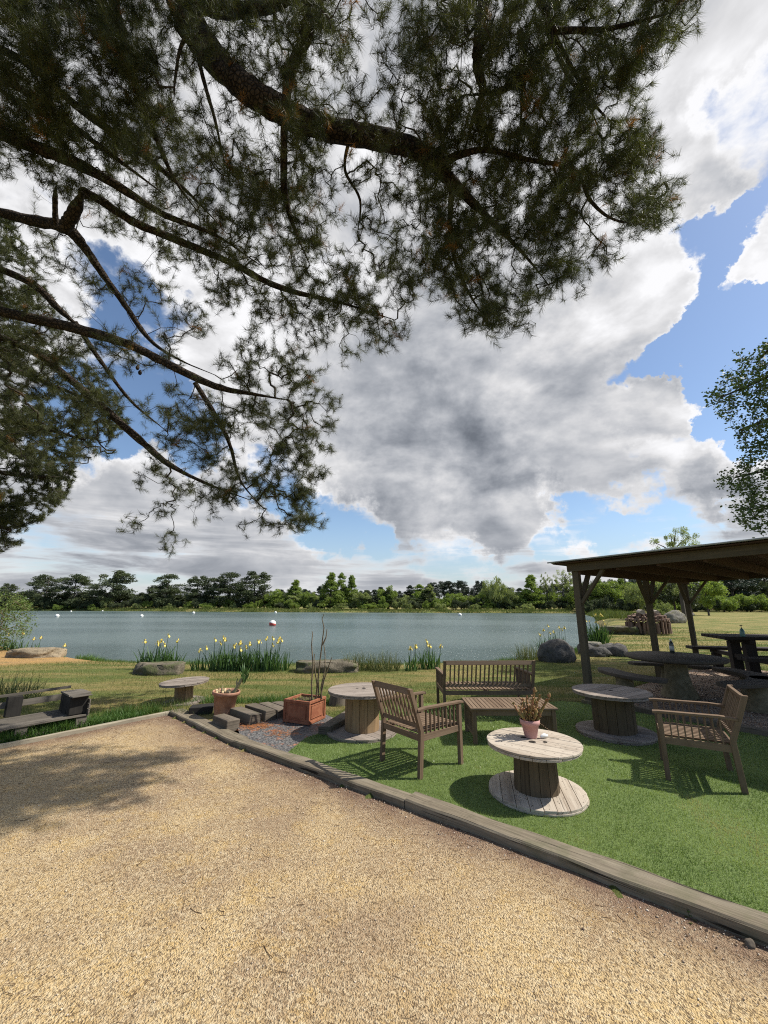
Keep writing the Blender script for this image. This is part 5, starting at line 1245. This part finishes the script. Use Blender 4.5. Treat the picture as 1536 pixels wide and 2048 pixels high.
# broadleaf tree at the right
root = empty('oak_tree', (16.0, 13.2, zg(16, 13.2)), 0, 'leafy oak reaching in from the right edge above the pergola roof', 'oak tree'); RL = Vector(root.location)
TR = [(16, 13.2, 0), (15.9, 13.2, 3), (15.7, 13.1, 6), (15.6, 13.1, 9), (15.4, 13.0, 12)]; tpts = catmull(TR, 8); mb = MB(); trr = np.linspace(.36, .08, len(tpts)); mb.tube([Vector(p)-RL for p in tpts], list(trr), 14, rough=.12); mb.build('trunk', M['bark'], root)
limbs = [(tpts, trr)]
for L in ([(1640, 700, 12), (1560, 740, 8), (1500, 770, 5), (1440, 795, 3)], [(1650, 790, 12), (1560, 830, 8), (1480, 860, 4)], [(1640, 880, 12), (1560, 930, 7), (1470, 955, 3)], [(1640, 960, 12), (1570, 1000, 7), (1500, 1020, 3)], [(1620, 640, 12), (1550, 690, 6), (1515, 720, 3)]):
    pts = [AT(u, v, 13.5) for u, v, q in L]; P3 = catmull(pts, 6); R3 = np.interp(np.linspace(0, 1, len(P3)), np.linspace(0, 1, len(L)), [q*13.5/FPX/2 for *_, q in L])
    a = P3[0]; b = min(tpts, key=lambda q: np.linalg.norm(q-(a-np.array((0, 0, 1))))); ext = np.array([b+(a-b)*i/6 for i in range(6)]); P3 = np.concatenate([ext, P3]); R3 = np.concatenate([np.full(6, R3[0]), R3])
    mb = MB(); mb.tube([Vector(p)-RL for p in P3], list(R3), 8, rough=.2); mb.build('limb', M['bark'], root); limbs.append((P3, R3))
BP = [(1536, 680), (1515, 695), (1500, 720), (1478, 705), (1468, 725), (1472, 745), (1450, 735), (1445, 765), (1410, 790), (1420, 808), (1442, 805), (1435, 830), (1455, 830), (1450, 850), (1470, 870), (1485, 885), (1485, 915), (1462, 930), (1430, 955), (1430, 970), (1450, 975), (1475, 985), (1462, 1005), (1462, 1025), (1485, 1050), (1510, 1062), (1560, 1060), (1700, 1050), (1800, 850), (1800, 620), (1700, 600), (1600, 640), (1560, 672)]
att = []
while len(att) < 1700:
    u, v = NR.uniform(1400, 1800), NR.uniform(480, 1070)
    if inpoly(np.array([(u, v)]), BP)[0] and (mnoise.noise(Vector((u/28, v/28, 4))) > -.30 or NR.rand() < .15): att.append(tuple(AT(u, v, 13.4+NR.uniform(-1.3, 1.3))))
att = np.array(att); N_, par, rad, ch, tips, dirs, nl = grow(limbs, att, .2, .003, 0, .42, .05); twig_mesh(N_-np.array(RL), par, rad, ch, M['twig'], root, 'twigs', 3, nl)
Pt = np.repeat(N_[tips], 13, 0)+NR.randn(len(tips)*13, 3)*.085; leaves_at(Pt-np.array(RL), NR.uniform(.07, .13, len(Pt)), 'leaves', M['oakleaf'], root, asp=.65, t=np.clip(np.repeat(NR.rand(len(tips))*.6, 13)+NR.rand(len(Pt))*.35, 0, .94))

# shrub on the left shore
sx, sy = -15.9, 16.0; root = empty('shore_shrub', (sx, sy, zg(sx, sy)-.02), 0, 'loose leafy shrub at the left edge above the orange beach', 'shrub'); RL = Vector(root.location); limbs = []
for k in range(9):
    a = k*.7; P3 = np.array([RL+Vector((math.cos(a)*.1*i, math.sin(a)*.1*i, .16*i)) for i in range(7)]); limbs.append((P3, None)); mb = MB(); mb.tube([Vector(p)-RL for p in P3], [.02, .018, .016, .013, .01, .008, .006], 6); mb.build('stem', M['stem'], root)
BP = [(-90, 1290), (-90, 1180), (-20, 1175), (20, 1195), (38, 1182), (50, 1200), (75, 1212), (60, 1235), (72, 1255), (50, 1275), (20, 1292)]; att = []
while len(att) < 560:
    u, v = NR.uniform(-90, 80), NR.uniform(1170, 1295)
    if inpoly(np.array([(u, v)]), BP)[0] and mnoise.noise(Vector((u/14, v/14, 4))) > -.25: att.append(tuple(AT(u, v, 15.4+NR.uniform(-.8, .8))))
att = np.array(att); N_, par, rad, ch, tips, dirs, nl = grow(limbs, att, .12, .003, 0, .4, .02); twig_mesh(N_-np.array(RL), par, rad, ch, M['stem'], root, 'twigs', 3, nl)
Pt = np.repeat(N_[tips], 13, 0)+NR.randn(len(tips)*13, 3)*.085; leaves_at(Pt-np.array(RL), NR.uniform(.05, .10, len(Pt)), 'leaves', M['shrubleaf'], root, asp=.4)

# ------------------------------------------------------------------ far trees
def crown_mesh(kind, seed, n=7000):
    """unit crown, height 1; returns mesh data name"""
    r = np.random.RandomState(seed); cl = []
    if kind == 'pine':
        K = 52
        for i in range(K):
            f = r.rand()**.95; z = .10+.88*f; R_ = .34*math.sqrt(max(1-((f-.30)/.76)**2, .02)); a = r.rand()*6.283; q = R_*math.sqrt(r.rand())*1.05; cl.append((q*math.cos(a), q*math.sin(a), z, .12*r.uniform(.6, 1.3), .055*r.uniform(.7, 1.3)))
    elif kind == 'conifer':
        for i in range(60):
            f = r.rand()**.7; z = .08+.9*(1-f); R_ = .30*f**.8+.01; a = r.rand()*6.283; q = R_*(.45+.6*r.rand()); cl.append((q*math.cos(a), q*math.sin(a), z, .06+.07*f, .05))
    elif kind == 'round':
        for i in range(44):
            d = r.randn(3); d /= np.linalg.norm(d); q = r.rand()**.33*.85; cl.append((d[0]*q*.38, d[1]*q*.38, .50+d[2]*q*.42, .10*r.uniform(.6, 1.2), .075*r.uniform(.7, 1.2)))
    elif kind == 'willow':
        for i in range(52):
            d = r.randn(3); d /= np.linalg.norm(d); q = r.rand()**.33*.85; cl.append((d[0]*q*.44, d[1]*q*.44, .50+d[2]*q*.44, .09*r.uniform(.6, 1.2), .12*r.uniform(.7, 1.2)))
    elif kind == 'poplar':
        for i in range(40):
            f = r.rand(); z = .12+.85*f; R_ = .16*math.sin(math.pi*min(f*.85+.12, 1))**.7; a = r.rand()*6.283; q = R_*math.sqrt(r.rand()); cl.append((q*math.cos(a), q*math.sin(a), z, .06*r.uniform(.6, 1.3), .07))
    elif kind == 'bush':
        for i in range(30):
            d = r.randn(3); d[2] = abs(d[2]); d /= np.linalg.norm(d); q = r.rand()**.4*.9; cl.append((d[0]*q*.75, d[1]*q*.75, .15+d[2]*q*.62, .16*r.uniform(.6, 1.2), .15))
    elif kind == 'sparse':
        for i in range(40):
            d = r.randn(3); d /= np.linalg.norm(d); q = r.rand()**.5*.95; cl.append((d[0]*q*.30, d[1]*q*.30, .60+d[2]*q*.38, .05*r.uniform(.6, 1.2), .06*r.uniform(.7, 1.2)))
    elif kind == 'airy':
        n = 15000
        for i in range(110):
            d = r.randn(3); d /= np.linalg.norm(d); q = r.rand()**.5*.95; cl.append((d[0]*q*.33, d[1]*q*.33, .60+d[2]*q*.39, .04*r.uniform(.5, 1.2), .04*r.uniform(.6, 1.2)))
    cl = np.array(cl); m_ = n//len(cl); P = np.repeat(cl[:, :3], m_, 0); d = r.randn(len(P), 3); d /= np.linalg.norm(d, axis=1)[:, None]; d *= r.rand(len(P), 1)**.4
    P = P+d*np.stack([np.repeat(cl[:, 3], m_)]*2+[np.repeat(cl[:, 4], m_)], 1); s = (.050 if kind == 'bush' else .034)*r.uniform(.6, 1.3, len(P))*(.62 if kind == 'sparse' else .36 if kind == 'airy' else 1)
    a = r.randn(len(P), 3); a /= np.linalg.norm(a, axis=1)[:, None]; b = np.cross(a, r.randn(len(P), 3)); b /= np.linalg.norm(b, axis=1)[:, None]
    if kind == 'willow': a = a*.4+np.array((0, 0, 1.0))
    V = np.stack([P-a*s[:, None]*.6, P+b*s[:, None]*.5, P+a*s[:, None]*.8], 1).reshape(-1, 3); t_ = np.repeat(np.clip(np.repeat(r.rand(len(cl)), m_)*.55+r.rand(len(P))*.4, 0, .94), 3)
    return V, np.arange(len(V)).reshape(-1, 3), t_, cl
def trunk_mb(kind, cl, r):
    mb = MB(); hgt = {'pine': .92, 'conifer': .95, 'round': .62, 'willow': .5, 'poplar': .9, 'bush': .25, 'sparse': .8, 'airy': .8}[kind]; w0 = .022 if kind != 'bush' else .03
    mb.tube([(0, 0, -.02), (.008, .0, hgt*.4), (-.006, .006, hgt*.7), (0, 0, hgt)], [w0, w0*.75, w0*.5, w0*.15], 7)
    for i in range(0, len(cl), 3):
        c = cl[i]; z0 = min(max(c[2]-.12, .08), hgt*.9); mb.tube([(0, 0, z0), (c[0]*.5, c[1]*.5, (z0+c[2])/2+.01), (c[0], c[1], c[2])], [w0*.35, w0*.25, w0*.1], 4, cap=False)
    return mb
LIB = {}
def far_tree(kind, u, vt, wpx, D, material, label, group, name, cat, zb=None, var=None):
    var = var if var is not None else rng.randrange(3); key = (kind, var, material)
    if key not in LIB:
        V, F, t_, cl = crown_mesh(kind, hash_(kind)*7+var*31+1); c = np_mesh('crown', V, F, M[material], attr={'t': t_}); tb = trunk_mb(kind, cl, 0).build('trunk', M['fartrunk']); LIB[key] = (c.data, tb.data); bpy.data.objects.remove(c); bpy.data.objects.remove(tb)
    a = ray(u, vt); x = a[0]/a[1]*D; zt_ = H+a[2]/a[1]*D; zb = zb if zb is not None else zg(x, D); hh_ = max(zt_-zb, .8)
    e = empty(name, (x, D, zb), rng.uniform(0, 6.28), label, cat, group)
    nat = {'pine': .80, 'conifer': .6, 'round': .85, 'willow': 1.0, 'poplar': .36, 'bush': 1.7, 'sparse': .7, 'airy': .72}[kind]; t_ = np.hypot(a[0], 1)*0+D/a[1]; wm = wpx*t_/FPX; sx_ = wm/(nat*hh_)*1.05; sx_ = min(max(sx_, .55), 2.4)
    for dn, dat in (('crown', LIB[key][0]), ('trunk', LIB[key][1])):
        o = bpy.data.objects.new(dn, dat); C.objects.link(o); o.parent = e; s2 = sx_ if dn == 'crown' else sx_; o.scale = (hh_*s2, hh_*s2, hh_)
    return e
def hash_(s): return sum(ord(c)*(i+3) for i, c in enumerate(s)) % 97
def shoreD(u): return 126-(u-100)*.0265
gp = 'tall dark pines on the far bank'
for (u, vt, wpx, lab) in ((100, 1149, 62, 'leftmost of the tall dark far pines, with ragged tiers'), (155, 1150, 66, 'second tall far pine from the left, leaning open on its left'), (232, 1139, 78, 'largest broad cone shaped far pine above the left part of the lake'), (338, 1149, 56, 'rounded far pine standing alone right of the largest one'),
    (397, 1151, 58, 'flat topped far pine at the left of the middle group'), (430, 1156, 40, 'narrow far pine with a pointed top inside the middle group'), (462, 1146, 62, 'dome shaped far pine in the middle group'), (512, 1141, 74, 'brownish broad far pine at the right end of the middle group'), (16, 1166, 40, 'far dark pine at the left edge of the picture'), (300, 1174, 16, 'small thin far tree between two big pines')):
    far_tree('pine', u, vt, wpx, shoreD(u)+7, 'farneedle', lab, gp, 'pine_tree', 'pine tree')
gg = 'green trees on the far bank'
for (kind, u, vt, wpx, mt, lab) in (('round', 553, 1170, 48, 'farleaf', 'bright green round far tree just right of the brownish pine'), ('conifer', 592, 1157, 42, 'farleaf', 'pointed light green far tree left of the feathery group'), ('round', 622, 1180, 50, 'willow', 'pale round far tree left of the feathery group'),
    ('conifer', 663, 1142, 48, 'farleaf', 'tallest feathery green far tree'), ('conifer', 684, 1145, 36, 'farleaf', 'middle feathery green far tree'), ('conifer', 704, 1150, 36, 'farleaf', 'right feathery green far tree'), ('round', 724, 1176, 44, 'willow', 'olive far tree right of the feathery group'), ('round', 775, 1163, 48, 'farleaf', 'bright rounded far tree in the gap of the bank'),
    ('conifer', 838, 1168, 44, 'farleaf', 'light green cone shaped far tree left of the small poplar'), ('poplar', 857, 1171, 28, 'willow', 'small yellow green poplar like far tree'), ('willow', 985, 1150, 66, 'willow', 'big pale willow on the far bank above the bench'), ('willow', 1022, 1172, 44, 'willow', 'smaller pale willow right of the big one'),
    ('conifer', 1060, 1149, 52, 'farleaf', 'upright fresh green far tree above the white car'), ('airy', 1090, 1141, 30, 'willow', 'thin airy pale far tree left of the shelter'), ('airy', 1128, 1134, 62, 'willow', 'tall airy far tree directly behind the corner post top'), ('round', 1150, 1165, 60, 'farleaf', 'leafy far tree behind the corner post')):
    far_tree(kind, u, vt, wpx, shoreD(u)+6+rng.uniform(-1, 3), mt, lab, gg, 'broadleaf_tree', 'tree')
# trees behind the pergola and at the far side of the field
for (kind, u, vt, wpx, D, mt, lab) in (('round', 1205, 1150, 74, 92, 'farleaf', 'green tree seen in the first opening under the pergola'), ('round', 1236, 1148, 66, 96, 'farleaf', 'bright green tree between the first and second posts'), ('willow', 1270, 1160, 60, 82, 'willow', 'greyish tree just left of the second post'),
    ('airy', 1338, 1046, 118, 46, 'willow', 'thin tall tree whose airy top rises above the pergola roof'), ('round', 1335, 1128, 96, 50, 'farneedle', 'dark dense tree between the second and third posts'), ('bush', 1322, 1190, 34, 40, 'willow', 'yellow green bush behind the log pile'), ('round', 1402, 1140, 70, 62, 'farleaf', 'leafy tree right of the third post'), ('round', 1372, 1150, 60, 70, 'farneedle', 'dark tree behind the third post'),
    ('pine', 1455, 1128, 90, 95, 'darkfar', 'dark tree at the far edge of the field, left of two'), ('pine', 1520, 1120, 100, 100, 'darkfar', 'dark tree at the far edge of the field, at the right edge'), ('bush', 1440, 1180, 60, 84, 'farleaf', 'green bush at the far edge of the field below the left dark tree'), ('bush', 1492, 1176, 70, 82, 'farleaf', 'green bush at the far edge of the field below the picnic table bottle'), ('bush', 1536, 1178, 60, 80, 'farleaf', 'green bush at the far edge of the field at the right edge')):
    far_tree(kind, u, vt, wpx, D, mt, lab, None, 'bush' if kind == 'bush' else 'broadleaf_tree', 'bush' if kind == 'bush' else 'tree')
# lower filler trees and bushes of the belt; each label is anchored on the landmark to its left
LMK = [(-200, 'the left edge of the picture'), (100, 'the leftmost tall pine'), (155, 'the second tall pine'), (232, 'the largest broad pine'), (338, 'the rounded lone pine'), (397, 'the flat topped pine'), (462, 'the dome shaped pine'), (512, 'the brownish pine'), (592, 'the pointed light green tree'),
    (663, 'the tallest feathery tree'), (724, 'the olive tree'), (775, 'the bright rounded tree'), (857, 'the small poplar'), (985, 'the big pale willow'), (1060, 'the white car'), (1140, 'the corner post'), (1290, 'the second post'), (1390, 'the third post'), (1485, 'the pump bottle')]
ORD = ['first', 'second', 'third', 'fourth', 'fifth', 'sixth', 'seventh', 'eighth', 'ninth', 'tenth', 'eleventh']
CNT = {}
def lab(what, u):
    nm = [n_ for q_, n_ in LMK if q_ <= u][-1]; CNT[(what, nm)] = CNT.get((what, nm), 0)+1
    return '%s %s, going right from %s' % (ORD[CNT[(what, nm)]-1], what, nm)
for i in range(30):
    u = -40+i*21+rng.uniform(-5, 5)
    far_tree(rng.choice(['round', 'pine', 'round']), u, rng.uniform(1176, 1190), rng.uniform(50, 80), shoreD(u)+rng.uniform(12, 20), 'farneedle', lab('lower dark belt tree', u), 'lower trees of the left belt', 'broadleaf_tree', 'tree')
for i in range(34):
    u = 560+i*18+rng.uniform(-5, 5)
    far_tree(rng.choice(['round', 'round', 'conifer', 'willow']), u, rng.uniform(1178, 1196), rng.uniform(36, 60), shoreD(u)+rng.uniform(6, 13), rng.choice(['farleaf', 'farneedle', 'farleaf', 'willow']), lab('lower green belt tree', u), 'lower trees of the right belt', 'broadleaf_tree', 'tree')
for i in range(62):
    u = -30+i*20.5+rng.uniform(-4, 4)
    far_tree('bush', u, rng.uniform(1190, 1203) if i % 3 else rng.uniform(1184, 1194), rng.uniform(26, 46), shoreD(u)+rng.uniform(3.5, 6), 'farneedle' if u < 400 and i % 4 else rng.choice(['farleaf', 'willow', 'farleaf', 'farneedle']), lab('rounded bank bush', u), 'bushes under the far trees', 'bush', 'bush')
for i in range(42):
    u = 560+i*17+rng.uniform(-6, 6)
    far_tree(rng.choice(['pine', 'round', 'conifer']), u, (1174 if u < 860 else 1164 if u < 975 else 1172)+rng.uniform(-4, 6), rng.uniform(30, 44), 185+rng.uniform(-8, 15), 'darkfar', lab('distant dark conifer', u), 'distant dark wood', 'pine_tree', 'pine tree')
for i in range(26):
    u = 1170+i*17+rng.uniform(-6, 6)
    far_tree(rng.choice(['round', 'round', 'willow']), u, rng.uniform(1136, 1168), rng.uniform(60, 84), 100+rng.uniform(-8, 20), rng.choice(['darkfar', 'farneedle', 'farneedle', 'farleaf']), lab('dense wood tree beyond the field', u), 'wood beyond the field', 'broadleaf_tree', 'tree')
for i in range(22):
    u = 1180+i*19+rng.uniform(-5, 5)
    far_tree('bush', u, rng.uniform(1176, 1196), rng.uniform(44, 66), 84+rng.uniform(-3, 6), rng.choice(['farneedle', 'farleaf']), lab('field edge bush', u), 'bushes along the field edge', 'bush', 'bush')
for i in range(14):
    u = 20+i*78+rng.uniform(-25, 25)
    far_tree('bush', u, rng.uniform(1199, 1206), rng.uniform(18, 40), shoreD(u)+1.6, rng.choice(['farleaf', 'willow']), lab('low waterline bush', u), 'waterline bushes', 'bush', 'bush')
# reeds of the far bank
Q = []
for i in range(len(LAKE)):
    a, b = np.array(LAKE[i], float), np.array(LAKE[(i+1) % len(LAKE)], float)
    if min(a[1], b[1]) < 40 or min(a[0], b[0]) < -160: continue
    L = np.linalg.norm(b-a); n = int(L*190); s_ = NR.rand(n); nn_ = np.array((-(b-a)[1], (b-a)[0]))/L; Q.append(a+(b-a)*s_[:, None]-nn_*(NR.rand(n)[:, None]**1.5*9-.3))
Q = np.concatenate(Q); Q = Q[~inpoly(Q, LAKE) | (pdist(Q, LAKE) < .3)]; n = len(Q); cl = np.clip(nz(Q, .25)+.6, .2, 1.3)
blades('bank_reeds', Q, zg_np(Q)-.03, NR.uniform(.35, .95, n)*cl, NR.uniform(.06, .16, n), .7, M['grassblade'], 'rough grass and reeds along the far bank', 'stuff', t=NR.rand(n)*.55)
